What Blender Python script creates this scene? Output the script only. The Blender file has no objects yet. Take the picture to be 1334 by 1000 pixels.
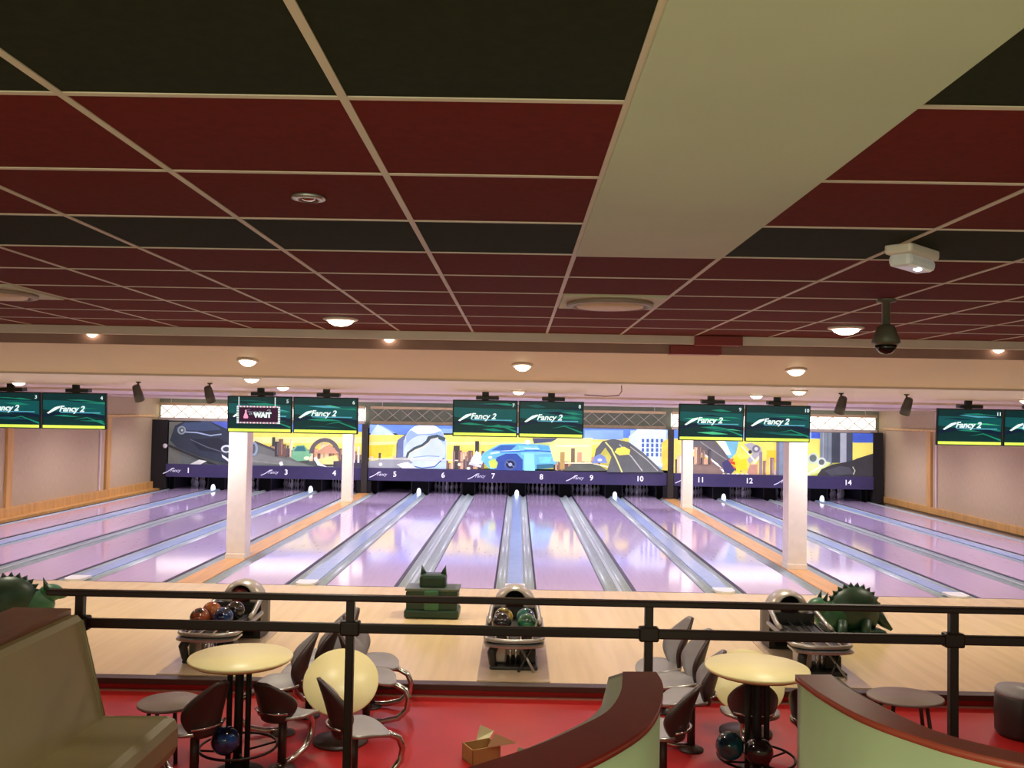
import bpy, bmesh, math, random
from mathutils import Vector, Matrix, Euler
random.seed(7)
PI = math.pi
scene = bpy.context.scene
C = bpy.data.collections.new('bowling_alley')
scene.collection.children.link(C)

# ------------------------------------------------------------------ colour and materials
def lin(c):
    out = []
    for v in c[:3]:
        v /= 255.0
        out.append(v / 12.92 if v <= 0.04045 else ((v + 0.055) / 1.055) ** 2.4)
    return tuple(out) + (1.0,)

MATS = {}
def mat(name, rgb, rough=0.5, metal=0.0, emit=0.0, var=0.06, scale=6.0, stretch=(1, 1, 1), spec=0.5,
        rgb2=None, bump=0.0, coat=0.0, emit_rgb=None):
    """procedural principled material: colour varied by a noise texture in object space"""
    if name in MATS:
        return MATS[name]
    m = bpy.data.materials.new(name)
    m.use_nodes = True
    nt = m.node_tree
    b = nt.nodes['Principled BSDF']
    tc = nt.nodes.new('ShaderNodeTexCoord')
    mp = nt.nodes.new('ShaderNodeMapping')
    mp.inputs['Scale'].default_value = stretch
    nz = nt.nodes.new('ShaderNodeTexNoise')
    nz.inputs['Scale'].default_value = scale
    nz.inputs['Detail'].default_value = 3.0
    rp = nt.nodes.new('ShaderNodeValToRGB')
    c = lin(rgb)
    if rgb2 is None:
        a = tuple(max(0.0, v * (1 - var)) for v in c[:3]) + (1,)
        d = tuple(min(1.0, v * (1 + var)) for v in c[:3]) + (1,)
        rp.color_ramp.elements[0].position, rp.color_ramp.elements[1].position = 0.35, 0.65
    else:
        a, d = c, lin(rgb2)
        rp.color_ramp.elements[0].position, rp.color_ramp.elements[1].position = 0.42, 0.58
    rp.color_ramp.elements[0].color = a
    rp.color_ramp.elements[1].color = d
    L = nt.links.new
    L(tc.outputs['Object'], mp.inputs['Vector'])
    L(mp.outputs['Vector'], nz.inputs['Vector'])
    L(nz.outputs['Fac'], rp.inputs['Fac'])
    L(rp.outputs['Color'], b.inputs['Base Color'])
    b.inputs['Roughness'].default_value = rough
    b.inputs['Metallic'].default_value = metal
    b.inputs['Specular IOR Level'].default_value = spec
    if coat:
        b.inputs['Coat Weight'].default_value = coat
        b.inputs['Coat Roughness'].default_value = 0.08
    if bump:
        bp = nt.nodes.new('ShaderNodeBump')
        bp.inputs['Strength'].default_value = bump
        L(nz.outputs['Fac'], bp.inputs['Height'])
        L(bp.outputs['Normal'], b.inputs['Normal'])
    if emit:
        if emit_rgb:
            b.inputs['Emission Color'].default_value = lin(emit_rgb)
        else:
            L(rp.outputs['Color'], b.inputs['Emission Color'])
        b.inputs['Emission Strength'].default_value = emit
    MATS[name] = m
    return m

def paint(rgb):                                      # mural paint, its emission standing in for light on the mural
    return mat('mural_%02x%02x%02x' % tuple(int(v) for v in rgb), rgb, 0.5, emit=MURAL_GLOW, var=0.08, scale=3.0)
def glow(rgb, s):                                    # screen pixel colour
    return mat('screen_%02x%02x%02x_%d' % (*[int(v) for v in rgb], int(s * 10)), rgb, 0.25, emit=s, var=0.03, scale=9)
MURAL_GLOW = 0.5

# ------------------------------------------------------------------ mesh builder
class MB:
    def __init__(s):
        s.v, s.f, s.m, s.sm, s.mats = [], [], [], [], []
    def mi(s, m):
        if m not in s.mats:
            s.mats.append(m)
        return s.mats.index(m)
    def add(s, vs, fs, m, smooth=False, M=None):
        o = len(s.v); k = s.mi(m)
        for p in vs:
            p = Vector(p)
            if M is not None:
                p = M @ p
            s.v.append(p[:])
        for f in fs:
            s.f.append([o + i for i in f]); s.m.append(k); s.sm.append(smooth)
        return s
    def box(s, c, d, m, bev=0.0, M=None, segs=2):
        bm = bmesh.new()
        bmesh.ops.create_cube(bm, size=1.0)
        for v in bm.verts:
            v.co = Vector((v.co.x * d[0] + c[0], v.co.y * d[1] + c[1], v.co.z * d[2] + c[2]))
        if bev:
            bmesh.ops.bevel(bm, geom=bm.edges[:], offset=bev, segments=segs, affect='EDGES', profile=0.5)
        return s.bm(bm, m, False, M)
    def bm(s, bm, m, smooth=False, M=None):
        bm.verts.index_update()
        s.add([v.co[:] for v in bm.verts], [[v.index for v in f.verts] for f in bm.faces], m, smooth, M)
        bm.free()
        return s
    def span(s, x0, x1, y0, y1, z0, z1, m, bev=0.0, M=None):
        return s.box(((x0 + x1) / 2, (y0 + y1) / 2, (z0 + z1) / 2), (x1 - x0, y1 - y0, z1 - z0), m, bev, M)
    def poly(s, pts, m, M=None):
        return s.add(pts, [list(range(len(pts)))], m, False, M)
    def prism(s, pts, z0, z1, m, M=None, smooth=False):         # pts (x,y) counter-clockwise
        n = len(pts)
        vs = [(x, y, z0) for x, y in pts] + [(x, y, z1) for x, y in pts]
        s.add(vs, [list(range(n))[::-1], list(range(n, 2 * n))], m, False, M)
        return s.add(vs, [[i, (i + 1) % n, n + (i + 1) % n, n + i] for i in range(n)], m, smooth, M)
    def tube(s, path, r, m, n=8, M=None, closed=False):
        P = [Vector(p) for p in path]; k = len(P); rings = []
        up = None
        for i in range(k):
            a = P[(i - 1) % k] if (closed or i > 0) else P[i]
            b = P[(i + 1) % k] if (closed or i < k - 1) else P[i]
            t = (b - a).normalized()
            if up is None:
                up = Vector((0, 0, 1)) if abs(t.z) < 0.9 else Vector((0, 1, 0))
            u = (up - t * up.dot(t))
            if u.length < 1e-5:
                u = t.orthogonal()
            u.normalize(); w = t.cross(u); up = u
            rr = r[i] if isinstance(r, (list, tuple)) else r
            rings.append([P[i] + (u * math.cos(q * 2 * PI / n) + w * math.sin(q * 2 * PI / n)) * rr for q in range(n)])
        vs = [p for ring in rings for p in ring]; fs = []
        for i in range(k if closed else k - 1):
            j = (i + 1) % k
            for q in range(n):
                fs.append([i * n + q, i * n + (q + 1) % n, j * n + (q + 1) % n, j * n + q])
        if not closed:
            fs.append(list(range(n))[::-1]); fs.append([(k - 1) * n + q for q in range(n)])
        return s.add(vs, fs, m, True, M)
    def lathe(s, prof, m, n=24, M=None, smooth=True):           # prof (r,z), about local z
        vs, fs = [], []
        for r, z in prof:
            for q in range(n):
                a = q * 2 * PI / n
                vs.append((r * math.cos(a), r * math.sin(a), z))
        for i in range(len(prof) - 1):
            for q in range(n):
                fs.append([i * n + q, i * n + (q + 1) % n, (i + 1) * n + (q + 1) % n, (i + 1) * n + q])
        if prof[0][0] > 1e-4: fs.append(list(range(n))[::-1])
        if prof[-1][0] > 1e-4: fs.append([(len(prof) - 1) * n + q for q in range(n)])
        return s.add(vs, fs, m, smooth, M)
    def ball(s, c, r, m, M=None, seg=20, ring=12):
        rx, ry, rz = r if isinstance(r, (list, tuple)) else (r, r, r)
        T = Matrix.Translation(c) @ Matrix.Diagonal((rx, ry, rz, 1))
        if M is not None: T = M @ T
        prof = [(math.sin(PI * i / ring), -math.cos(PI * i / ring)) for i in range(ring + 1)]
        prof[0] = (1e-5, -1); prof[-1] = (1e-5, 1)
        return s.lathe(prof, m, seg, T)
    def cone(s, a, b, r, m, n=8, r2=0.002, M=None):
        return s.tube([a, b], [r, r2], m, n, M)
    def build(s, name, parent=None, loc=(0, 0, 0)):
        me = bpy.data.meshes.new(name)
        me.from_pydata([tuple(p) for p in s.v], [], s.f)
        for m in s.mats: me.materials.append(m)
        me.polygons.foreach_set('material_index', s.m)
        me.polygons.foreach_set('use_smooth', s.sm)
        bm = bmesh.new(); bm.from_mesh(me)
        bmesh.ops.remove_doubles(bm, verts=bm.verts, dist=1e-6) if len(s.v) < 20000 else None
        bm.to_mesh(me); bm.free(); me.update()
        o = bpy.data.objects.new(name, me)
        C.objects.link(o); o.parent = parent; o.location = loc
        return o

def flat(mb):                                         # make outward normals consistent
    return mb

def tag(o, label=None, cat=None, group=None, kind=None):
    if label: o['label'] = label
    if cat: o['category'] = cat
    if group: o['group'] = group
    if kind: o['kind'] = kind
    return o
def thing(name, label, cat, loc=(0, 0, 0), rz=0, group=None):
    o = bpy.data.objects.new(name, None); C.objects.link(o)
    o.empty_display_size = 0.1
    o.location = loc; o.rotation_euler = (0, 0, rz)
    return tag(o, label, cat, group)
def copy_tree(o, parent=None, label=None, loc=None, rz=None, group=None):
    c = o.copy(); C.objects.link(c)
    if parent is not None: c.parent = parent
    if loc is not None: c.location = loc
    if rz is not None: c.rotation_euler = (0, 0, rz)
    if label: c['label'] = label
    if group: c['group'] = group
    for ch in list(o.children): copy_tree(ch, c)
    return c
def struct(mb, name, parent=None):
    o = mb.build(name, parent)
    if parent is None: o['kind'] = 'structure'
    return o
def text_mesh(body, size, m, name, parent, loc, shear=0.0, ext=0.004, rot=(PI / 2, 0, 0), bold=0.0, sx=1.0):
    cu = bpy.data.curves.new(name, 'FONT')
    cu.body = body; cu.size = size; cu.align_x = 'CENTER'; cu.align_y = 'CENTER'
    cu.shear = shear; cu.extrude = ext; cu.offset = bold; cu.resolution_u = 3
    t = bpy.data.objects.new(name + '_curve', cu)
    C.objects.link(t)
    dg = bpy.context.evaluated_depsgraph_get()
    me = bpy.data.meshes.new_from_object(t.evaluated_get(dg))
    bpy.data.objects.remove(t); bpy.data.curves.remove(cu)
    me.name = name
    me.materials.clear(); me.materials.append(m)
    o = bpy.data.objects.new(name, me); C.objects.link(o)
    o.parent = parent; o.location = loc; o.rotation_euler = rot; o.scale = (sx, 1, 1)
    return o

# ------------------------------------------------------------------ camera
F = 1165.0
cam = bpy.data.cameras.new('camera')
cam.sensor_fit = 'HORIZONTAL'; cam.sensor_width = 36.0; cam.lens = F / 1334.0 * 36.0
cam.clip_start = 0.05; cam.clip_end = 200
camo = bpy.data.objects.new('camera', cam); C.objects.link(camo)
CAM_H = 2.77
camo.matrix_world = (Matrix.Translation((0, 0, CAM_H)) @ Matrix.Rotation(math.radians(0.43), 4, 'Z')
                     @ Matrix.Rotation(PI / 2 + math.atan(39.0 / F), 4, 'X') @ Matrix.Rotation(0.018, 4, 'Z'))
scene.camera = camo
scene.view_settings.view_transform = 'Standard'
scene.view_settings.look = 'None'
scene.view_settings.exposure = 0.0

# ------------------------------------------------------------------ palette
M_red_tile = mat('red_ceiling_tile', (104, 28, 17), 0.85, var=0.10, scale=30, spec=0.12)
M_dark_tile = mat('black_ceiling_tile', (37, 38, 21), 0.85, var=0.12, scale=30, spec=0.12)
M_grid = mat('pale_ceiling_grid', (200, 180, 158), 0.5, var=0.04)
M_white_panel = mat('pale_ceiling_panel', (186, 188, 160), 0.6, var=0.05, scale=1.5)
M_trim_white = mat('white_trim', (225, 205, 195), 0.45, var=0.03)
M_gap = mat('shadow_gap_brown', (158, 122, 112), 0.7)
M_band = mat('peach_bulkhead', (216, 184, 150), 0.55, var=0.03, scale=1)
M_pink = mat('pink_lane_ceiling', (216, 194, 178), 0.45, var=0.03, scale=1)
M_wall = mat('mauve_wall_fabric', (196, 172, 134), 0.8, var=0.05, scale=30, stretch=(1, 1, 0.2))
M_wood = mat('honey_wood', (214, 164, 92), 0.4, var=0.12, scale=8, stretch=(1, 1, 0.15))
M_wood_y = mat('honey_wood_strip', (214, 160, 96), 0.3, var=0.12, scale=8, stretch=(1, 0.1, 1))
M_lane = mat('lavender_lane', (214, 192, 226), 0.09, var=0.03, scale=20, stretch=(1, 0.05, 1), spec=0.7, coat=0.5)
M_gut = mat('grey_blue_gutter', (166, 177, 176), 0.35, var=0.04)
M_gutb = mat('blue_return_cover', (156, 178, 212), 0.22, var=0.04)
M_edge = mat('dark_lane_edge', (44, 38, 56), 0.5)
M_black = mat('black_panel', (26, 23, 24), 0.7)
M_pit = mat('dark_pit', (14, 12, 18), 0.9)
M_chrome = mat('chrome', (205, 205, 205), 0.18, 1.0, var=0.02)
M_steel = mat('satin_silver', (170, 166, 162), 0.32, 0.8, var=0.03)
M_rail = mat('black_brown_rail', (42, 22, 18), 0.4, 0.0, spec=.3)
M_dark = mat('dark_brown_shell', (62, 46, 46), 0.42)
M_greys = mat('grey_shell', (158, 155, 162), 0.4, var=0.05)
M_cream = mat('cream_tabletop', (240, 226, 172), 0.35, var=0.02)
M_column = mat('cream_column', (250, 242, 222), 0.5, var=0.03)
M_booth = mat('pale_cream_booth', (206, 212, 172), 0.5, var=0.03)
M_booth_red = mat('dark_red_booth_cap', (134, 35, 32), 0.32, var=0.06)
M_sofa = mat('beige_vinyl', (188, 166, 122), 0.5, var=0.05, scale=3)
M_ledge = mat('brown_wood_ledge', (150, 92, 64), 0.4, var=0.15, scale=10, stretch=(1, 0.15, 1))
M_lamp = mat('warm_lamp', (255, 240, 205), 0.4, emit=7.0, emit_rgb=(255, 240, 205))
M_lampw = mat('cool_lamp', (235, 240, 255), 0.4, emit=4.0, emit_rgb=(235, 240, 255))
M_green = mat('dark_green_plastic', (20, 54, 34), 0.42, var=0.2, scale=5)
M_green2 = mat('mid_green_plastic', (46, 98, 66), 0.4, var=0.2, scale=5)
M_white = mat('white_plastic', (236, 234, 230), 0.35, var=0.02)

# ================================================================== THE SETTING
RED_Z, PLAT_Z = -0.13, 1.07
LANE_Y0, LANE_Y1 = 14.25, 32.4
MASK_Y = 30.6
WX = 12.5

M_red_floor = mat('red_floor', (176, 34, 36), 0.38, var=0.08, scale=2.0, spec=0.35)
M_appr = mat('maple_approach', (228, 202, 156), 0.2, var=0.05, scale=9, stretch=(1, 0.06, 1), spec=0.5)
M_nosing = mat('dark_nosing', (58, 34, 28), 0.4)
M_stripe = mat('metal_stripe', (176, 120, 104), 0.4, 0.3)
M_concrete = mat('dark_subfloor', (50, 48, 52), 0.8)

m = MB().span(-WX, WX, 4.1, 9.26, RED_Z - 0.1, RED_Z, M_red_floor)
struct(m, 'floor')
m = MB().span(-WX, WX, -3, 4.1, PLAT_Z - 0.12, PLAT_Z, M_red_floor).span(-WX, WX, 4.0, 4.1, RED_Z, PLAT_Z - 0.12, M_booth)
struct(m, 'floor')
m = MB().span(-WX, WX, 9.32, LANE_Y0, -0.12, 0.0, M_appr)
struct(m, 'floor')
m = MB().span(-WX, WX, LANE_Y0, 33.4, -0.2, -0.12, M_concrete)
struct(m, 'floor')
m = MB().span(-WX, WX, 9.2, 9.34, -0.055, 0.004, M_nosing, 0.006)
m.span(-WX, WX, 9.26, 9.32, RED_Z, -0.055, M_red_floor)
struct(m, 'trim_1')
m = MB().span(-WX, WX, 9.21, 9.255, RED_Z, RED_Z + 0.012, M_stripe)
struct(m, 'trim_2')

# side walls: fabric panels between honey wood posts, wooden plinth along the lanes
for side, s in (('left', -1), ('right', 1)):
    m = MB().span(min(s * WX, s * (WX + .2)), max(s * WX, s * (WX + .2)), -3, 33.6, -0.2, 3.6, M_wall)
    w = struct(m, 'wall_' + side)
    pl = MB(); a, b = sorted((s * WX, s * (WX - .10)))
    if s < 0:
        pl.span(a, b, 14.2, 31, 0, 0.26, M_wood, 0.01)
        pl.span(min(a, b), a + 0.32, 14.2, 31, -0.1, 0.03, M_wood)
    else:
        pl.span(a + .04, b, 14.2, 31, 0, 0.2, M_wood, 0.01)
    struct(pl, 'baseboard_' + side)
    k = 2
    for y in (21.9, 27.2):
        k += 1
        d = MB(); a, b = sorted((s * WX, s * (WX - .07)))
        d.span(a, b, y - .13, y + .13, 0, 2.45, M_wood, 0.008)
        a, b = sorted((s * WX, s * (WX - .045)))
        yy = y - .42 if s > 0 else y - .5
        d.span(a, b, yy - .035, yy + .035, 0, 3.05, M_trim_white, 0.004)
        struct(d, 'trim_%d' % (k + (2 if s > 0 else 0)))
    d = MB(); a, b = sorted((s * WX, s * (WX - .04)))
    d.span(a, b, 14.2, 30.6, 2.45, 2.53, M_wood, 0.006)
    struct(d, 'trim_%d' % (7 if s < 0 else 8))
m = MB().span(-WX - .2, WX + .2, 33.4, 33.6, -0.2, 3.6, M_black)
struct(m, 'wall_far')
M_truss_back = mat('dim_olive_wall', (122, 124, 104), 0.7)
m = MB().span(-WX, WX, 31.1, 31.2, 2.2, 3.09, M_truss_back)
struct(m, 'wall_above_masks')

# main ceiling: 60 cm tiles, near row and one more row black, the rest red, in a pale grid
CZ = 3.43; T = 0.6
X0, YC0 = 0.22, 0.06
cols = range(-14, 14); rows = range(-5, 12)
tiles = MB(); grid = MB()
for i in cols:
    for j in rows:
        x, y = X0 + T * i, YC0 + T * j
        dark = j in (2, 5, -1, -4)
        mm = M_dark_tile if dark else M_red_tile
        if i == 0 and j < 6: mm = M_white_panel
        if (i == 0 or i == -6) and j == 8: mm = M_white_panel
        tiles.poly([(x, y, CZ), (x, y + T, CZ), (x + T, y + T, CZ), (x + T, y, CZ)], mm)
ce = struct(tiles, 'ceiling')
ya, yb = YC0 + T * rows[0], YC0 + T * (rows[-1] + 1)
xa, xb = X0 + T * cols[0], X0 + T * (cols[-1] + 1)
for i in list(cols) + [cols[-1] + 1]:
    x = X0 + T * i
    grid.span(x - .0095, x + .0095, ya, yb, CZ - .003, CZ + .01, M_grid)
for j in list(rows) + [rows[-1] + 1]:
    y = YC0 + T * j
    grid.span(xa, X0 if j < 6 else xb, y - .009, y + .009, CZ - .0028, CZ + .01, M_grid)
    if j < 6: grid.span(X0 + T, xb, y - .009, y + .009, CZ - .0028, CZ + .01, M_grid)
struct(grid, 'ceiling_grid', ce)
# smooth pale panel one tile wide that runs out over the concourse, a touch lower than the tiles
pm = MB().span(X0 + .004, X0 + T + .004, ya, YC0 + 6 * T, CZ - .009, CZ - .001, M_white_panel, 0.002)
struct(pm, 'trim_9')
# steps between the tiled ceiling and the lower lane ceiling
m = MB().span(-WX, WX, yb, yb + .05, 3.362, CZ + .03, M_trim_white, 0.004)
m.span(-WX, xa, ya, yb, CZ, CZ + .03, M_white_panel).span(xb, WX, ya, yb, CZ, CZ + .03, M_white_panel)
struct(m, 'trim_10')
m = MB().span(-WX, WX, yb + .05, 7.436, 3.40, 3.45, M_gap).span(-WX, WX, 7.40, 7.436, 3.29, 3.40, M_gap)
struct(m, 'trim_11')
m = MB()
m.add([(-WX, 7.44, 3.302), (WX, 7.44, 3.302), (WX, 8.6, 3.09), (-WX, 8.6, 3.09),
       (-WX, 7.44, 3.6), (WX, 7.44, 3.6), (WX, 8.6, 3.6), (-WX, 8.6, 3.6)],
      [[0, 3, 2, 1], [4, 5, 6, 7], [0, 1, 5, 4], [2, 3, 7, 6]], M_band)
struct(m, 'ceiling_bulkhead')['kind'] = 'structure'
m = MB().span(-WX, WX, 8.6, 33.4, 3.09, 3.3, M_pink)
m.span(-WX, WX, 8.585, 8.63, 3.075, 3.10, M_trim_white)
struct(m, 'ceiling')
m = MB().span(-WX, WX, 15.5, 15.6, 3.05, 3.09, M_trim_white).span(-WX, WX, 22.0, 22.1, 3.05, 3.09, M_trim_white)
struct(m, 'trim_12')

# red stepped patch bridging ceiling edge and bulkhead
M_redbr = mat('red_painted_step', (140, 34, 30), 0.5)
r = MB().span(1.42, 1.80, 7.2, 7.34, 3.352, 3.425, M_redbr, 0.004)
tag(r.span(1.24, 1.66, 7.34, 7.46, 3.285, 3.36, M_redbr, 0.004).build('ceiling_bracket'),
    'small stepped red painted piece bridging the edge of the red ceiling and the peach bulkhead', 'bracket')

# ================================================================== LANES
PX = []                                                # (lane number, left x, right x)
NAR, WID, LW, STRIP = 0.52, 0.68, 1.067, 0.88
def half(sgn):
    x = WID / 2; out = []; gaps = []
    order = [7, 6, 5, 4, 3, 2, 1] if sgn < 0 else [8, 9, 10, 11, 12, 13, 14]
    seps = ['n', 'w', 's', 'w', 'n', 'w', 'e']
    seps = ['n', 'w', 's', 'w', 'n', 'w', 'e']
    if True:
        seps[3] = 'w'
    # after lane: 7|6 n, 6|5 w, 5|4 strip, 4|3 w, 3|2 n, 2|1 w, 1|wall e
    for n, g in zip(order, seps):
        out.append((n, x, x + LW)); x += LW
        wdt = {'n': NAR, 'w': WID, 's': STRIP, 'e': 0.28}[g]
        gaps.append((g, x, x + wdt, n)); x += wdt
    return out, gaps
lanesR, gapsR = half(1); lanesL, gapsL = half(-1)
lanes = [(n, -b, -a) for n, a, b in lanesL] + lanesR
gaps = [(g, -b, -a, n, -1) for g, a, b, n in gapsL] + [(g, a, b, n, 1) for g, a, b, n in gapsR] + [('c', -WID / 2, WID / 2, 7, 0)]
lanes.sort(key=lambda t: t[0])
LANE_C = {n: (a + b) / 2 for n, a, b in lanes}
M_arrow = mat('lane_arrow_mark', (150, 120, 150), 0.2)
arrow_me = None
for n, a, b in lanes:
    hid = {2: 'glossy lavender bowling lane between lane 1 and lane 3, behind the left column',
           13: 'glossy lavender bowling lane between lane 12 and lane 14, behind the right column'}
    t = thing('bowling_lane', hid.get(n, 'glossy lavender bowling lane running to the pins under number %d' % n), 'bowling lane',
              ((a + b) / 2, LANE_Y0, 0), group='bowling lanes')
    w = b - a
    MB().span(-w / 2, w / 2, 0, LANE_Y1 - LANE_Y0, -0.11, 0, M_lane).build('lane_surface', t)
    MB().span(-w / 2, w / 2, -0.012, 0.012, -0.02, 0.0015, M_edge).build('foul_line', t)
    ar = MB()
    for q in range(-3, 4):
        y = 4.6 - abs(q) * 0.42
        ar.poly([(q * .13 - .014, y - .1, .0012), (q * .13 + .014, y - .1, .0012), (q * .13, y + .06, .0012)], M_arrow)
    ar.build('aiming_arrow', t)
def channel(m, x0, x1, y1):
    w = x1 - x0; n = 10; pts = []
    for i in range(n + 1):
        u = i / n
        pts.append((x0 + w * u, -0.012 - 0.055 * math.sin(PI * u)))
    vs = [(x, 0.02, z) for x, z in pts] + [(x, y1, z) for x, z in pts]
    m.add(vs, [[i, i + 1, n + 2 + i, n + 1 + i] for i in range(n)], M_gut, True)
    m.add([(x, 0.02, z) for x, z in pts] + [(x1, .02, -.115), (x0, .02, -.115)], [list(range(n + 3))[::-1]], M_gut)
YL = 30.84 - LANE_Y0
names = {'n': 'two grey gutter channels', 'w': 'grey gutters with a blue ball-return cover', 'c': 'grey gutters with a blue ball-return cover',
         's': 'grey gutters on either side of an orange wood strip', 'e': 'single grey gutter channel'}
M_dome = mat('white_dome_lens', (240, 244, 255), 0.25, emit=1.6, emit_rgb=(230, 238, 255))
for g, a, b, n, sgn in gaps:
    other = n + sgn if sgn else 8
    if g == 'e': where = 'along the %s wall beside lane %d' % ('left' if sgn < 0 else 'right', n)
    else: where = 'between lanes %d and %d' % tuple(sorted((n, other)))
    t = thing('lane_gutter', names[g] + ' ' + where, 'gutter', ((a + b) / 2, LANE_Y0, 0), group='gutters between the lanes')
    w = (b - a); h = w / 2
    ed = MB()
    # dark edging, widened on the far-from-centre side to paint the trough's shade
    eL, eR = (.062, .02) if sgn < 0 else ((.02, .062) if sgn > 0 else (.032, .032))
    ed.span(-h, -h + eL, -.01, YL, -.11, -.004, M_edge)
    if g != 'e': ed.span(h - eR, h, -.01, YL, -.11, -.004, M_edge)
    ch = MB()
    if g == 'n':
        channel(ch, -h + eL, -.03, YL); channel(ch, .03, h - eR, YL)
        cp = MB().span(-.03, .03, 0, YL, -.11, .004, M_gut, 0.003).build('capping_strip', t)
    elif g in 'wc':
        channel(ch, -h + eL, -.13, YL); channel(ch, .13, h - eR, YL)
        cv = MB().span(-.13, .13, 0, YL, -.11, .012, M_gutb, 0.006).build('return_cover', t)
        capm = MB()
        capm.prism([(-.15, .1), (.15, .1)] + [(.15 * math.cos(q), -.12 * math.sin(q) + .1) for q in [PI * i / 12 for i in range(1, 12)]][::1][::-1][::-1], 0.0, .03, M_white) if False else None
        pts = [(.16 * math.cos(PI + PI * i / 14), .08 + .14 * math.sin(PI + PI * i / 14)) for i in range(15)] + [(.16, .3), (-.16, .3)]
        capm.prism(pts, 0.0, .035, M_white)
        capm.build('end_cap', t)
        tagd = MB().lathe([(.07, 0), (.074, .045), (.07, .09), (.056, .14), (.03, .175), (1e-4, .183)], M_dome, 16,
                          Matrix.Translation((0, YL - .3, .01))).build('dome_lens', t)
        tagd['label'] = 'white glowing dome at the far end'
    elif g == 's':
        q = .24
        channel(ch, -h + eL, -h + q, YL); channel(ch, h - q, h - eR, YL)
        MB().span(-h + q, h - q, 0, YL, -.11, .006, M_wood_y, 0.004).build('wood_strip', t)
    else:
        channel(ch, -h + eL, h - .02, YL)
    ch.build('gutter_channel', t)
    ed.build('shaded_edging', t)

# columns on the wooden strips
def column(x, y, w, label):
    t = thing('column', label, 'column', (x, y, 0), group='cream columns between the lanes')
    MB().span(-w / 2, w / 2, -w / 2, w / 2, 0.006, 3.09, M_column, 0.012).build('shaft', t)
    MB().span(-w / 2 - .008, w / 2 + .008, -w / 2 - .008, w / 2 + .008, 0.006, .1, M_column, 0.004).build('base_band', t)
SX = (gapsR[2][1] + gapsR[2][2]) / 2
column(-SX, 16.75, .35, 'nearer left cream square column, standing halfway up the lanes under the popup screen')
column(SX, 16.75, .35, 'nearer right cream square column, standing between lanes 10 and 11')
column(-SX, 27.4, .31, 'farther left white column between lane 4 and lane 5')
column(SX, 27.4, .31, 'farther right white column between lane 10 and lane 11')

# ================================================================== PIN END
kick_x = []
for g, a, b, n, sgn in gaps:
    other = n + sgn if sgn else 8
    where = ('beside lane %d at the %s wall' % (n, 'left' if sgn < 0 else 'right')) if g == 'e' else 'between lanes %d and %d' % tuple(sorted((n, other)))
    k = MB(); pad = .03
    xa_, xb_ = a + pad, b - pad
    k.span(xa_, xb_, 30.95, 33.2, -.1, .75, M_pit)
    kb = MB().span(xa_, xa_ + .03, 30.88, 33.2, -.1, .75, M_edge).span(xb_ - .03, xb_, 30.88, 33.2, -.1, .75, M_edge)
    kb.span(xa_ + .03, xb_ - .03, 30.96, 33.2, -.1, .7, M_pit)
    tag(kb.build('kickback_partition'), 'dark partition of the pin pits ' + where, 'partition', 'partitions between the pin pits')
tag(MB().span(-12.3, 12.3, 33.2, 33.24, -.1, 2.2, M_pit).build('pit_curtain'), 'black curtain hanging behind the bowling pins', 'curtain')

M_pin = mat('white_pin', (235, 232, 245), 0.25, var=0.02)
M_pinred = mat('red_pin_band', (190, 30, 40), 0.3)
prof = [(.026, 0), (.029, .02), (.046, .07), (.0605, .114), (.055, .16), (.035, .215), (.0235, .25), (.024, .285), (.0325, .34), (.028, .368), (.014, .38), (1e-4, .381)]
pin0 = MB().lathe(prof, M_pin, 12).lathe([(.0262, .245), (.0255, .262)], M_pinred, 12).build('bowling_pin')
first = True
for n, a, b in lanes:
    if n in (5,): continue
    xc = (a + b) / 2; y0 = 31.45
    for r_ in range(4):
        for q in range(r_ + 1):
            o = pin0 if first else pin0.copy()
            if not first: C.objects.link(o)
            first = False
            o.location = (xc + (q - r_ / 2) * .3048, y0 + r_ * .264, 0)
            tag(o, 'white bowling pin standing at the far end of lane %d' % n, 'bowling pin', 'bowling pins at the far ends of the lanes')

# ---------------------------------------------------------------- painted masks above the pins
S = 38.07
def mp(px, py, d=0.0):                                 # mural drawing units (about 26 mm each) to the wall
    return ((px - 675.0) / S, MASK_Y - d, max(.862, min(2.328, CAM_H - (py - (541 + .018 * (px - 675))) / S)))
class Mural:
    def __init__(s): s.b = MB(); s.k = 0
    def p(s, rgb, *pts):
        s.k += 1
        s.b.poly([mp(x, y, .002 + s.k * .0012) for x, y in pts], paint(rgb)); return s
    def r(s, rgb, x0, y0, x1, y1): return s.p(rgb, (x0, y0), (x0, y1), (x1, y1), (x1, y0))
    def e(s, rgb, cx, cy, rx, ry, n=24, a0=0, a1=360):
        return s.p(rgb, *[(cx + rx * math.cos(math.radians(a0 + (a1 - a0) * i / n)), cy + ry * math.sin(math.radians(a0 + (a1 - a0) * i / n))) for i in range(n + (0 if a1 - a0 == 360 else 1))])
    def line(s, rgb, w, *pts):
        n = len(pts); L, R = [], []
        for i, (x, y) in enumerate(pts):
            ax, ay = pts[max(0, i - 1)]; bx, by = pts[min(n - 1, i + 1)]
            l = math.hypot(bx - ax, by - ay) or 1; nx, ny = -(by - ay) / l * w / 2, (bx - ax) / l * w / 2
            L.append((x + nx, y + ny)); R.append((x - nx, y - ny))
        return s.p(rgb, *(L + R[::-1]))

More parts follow.
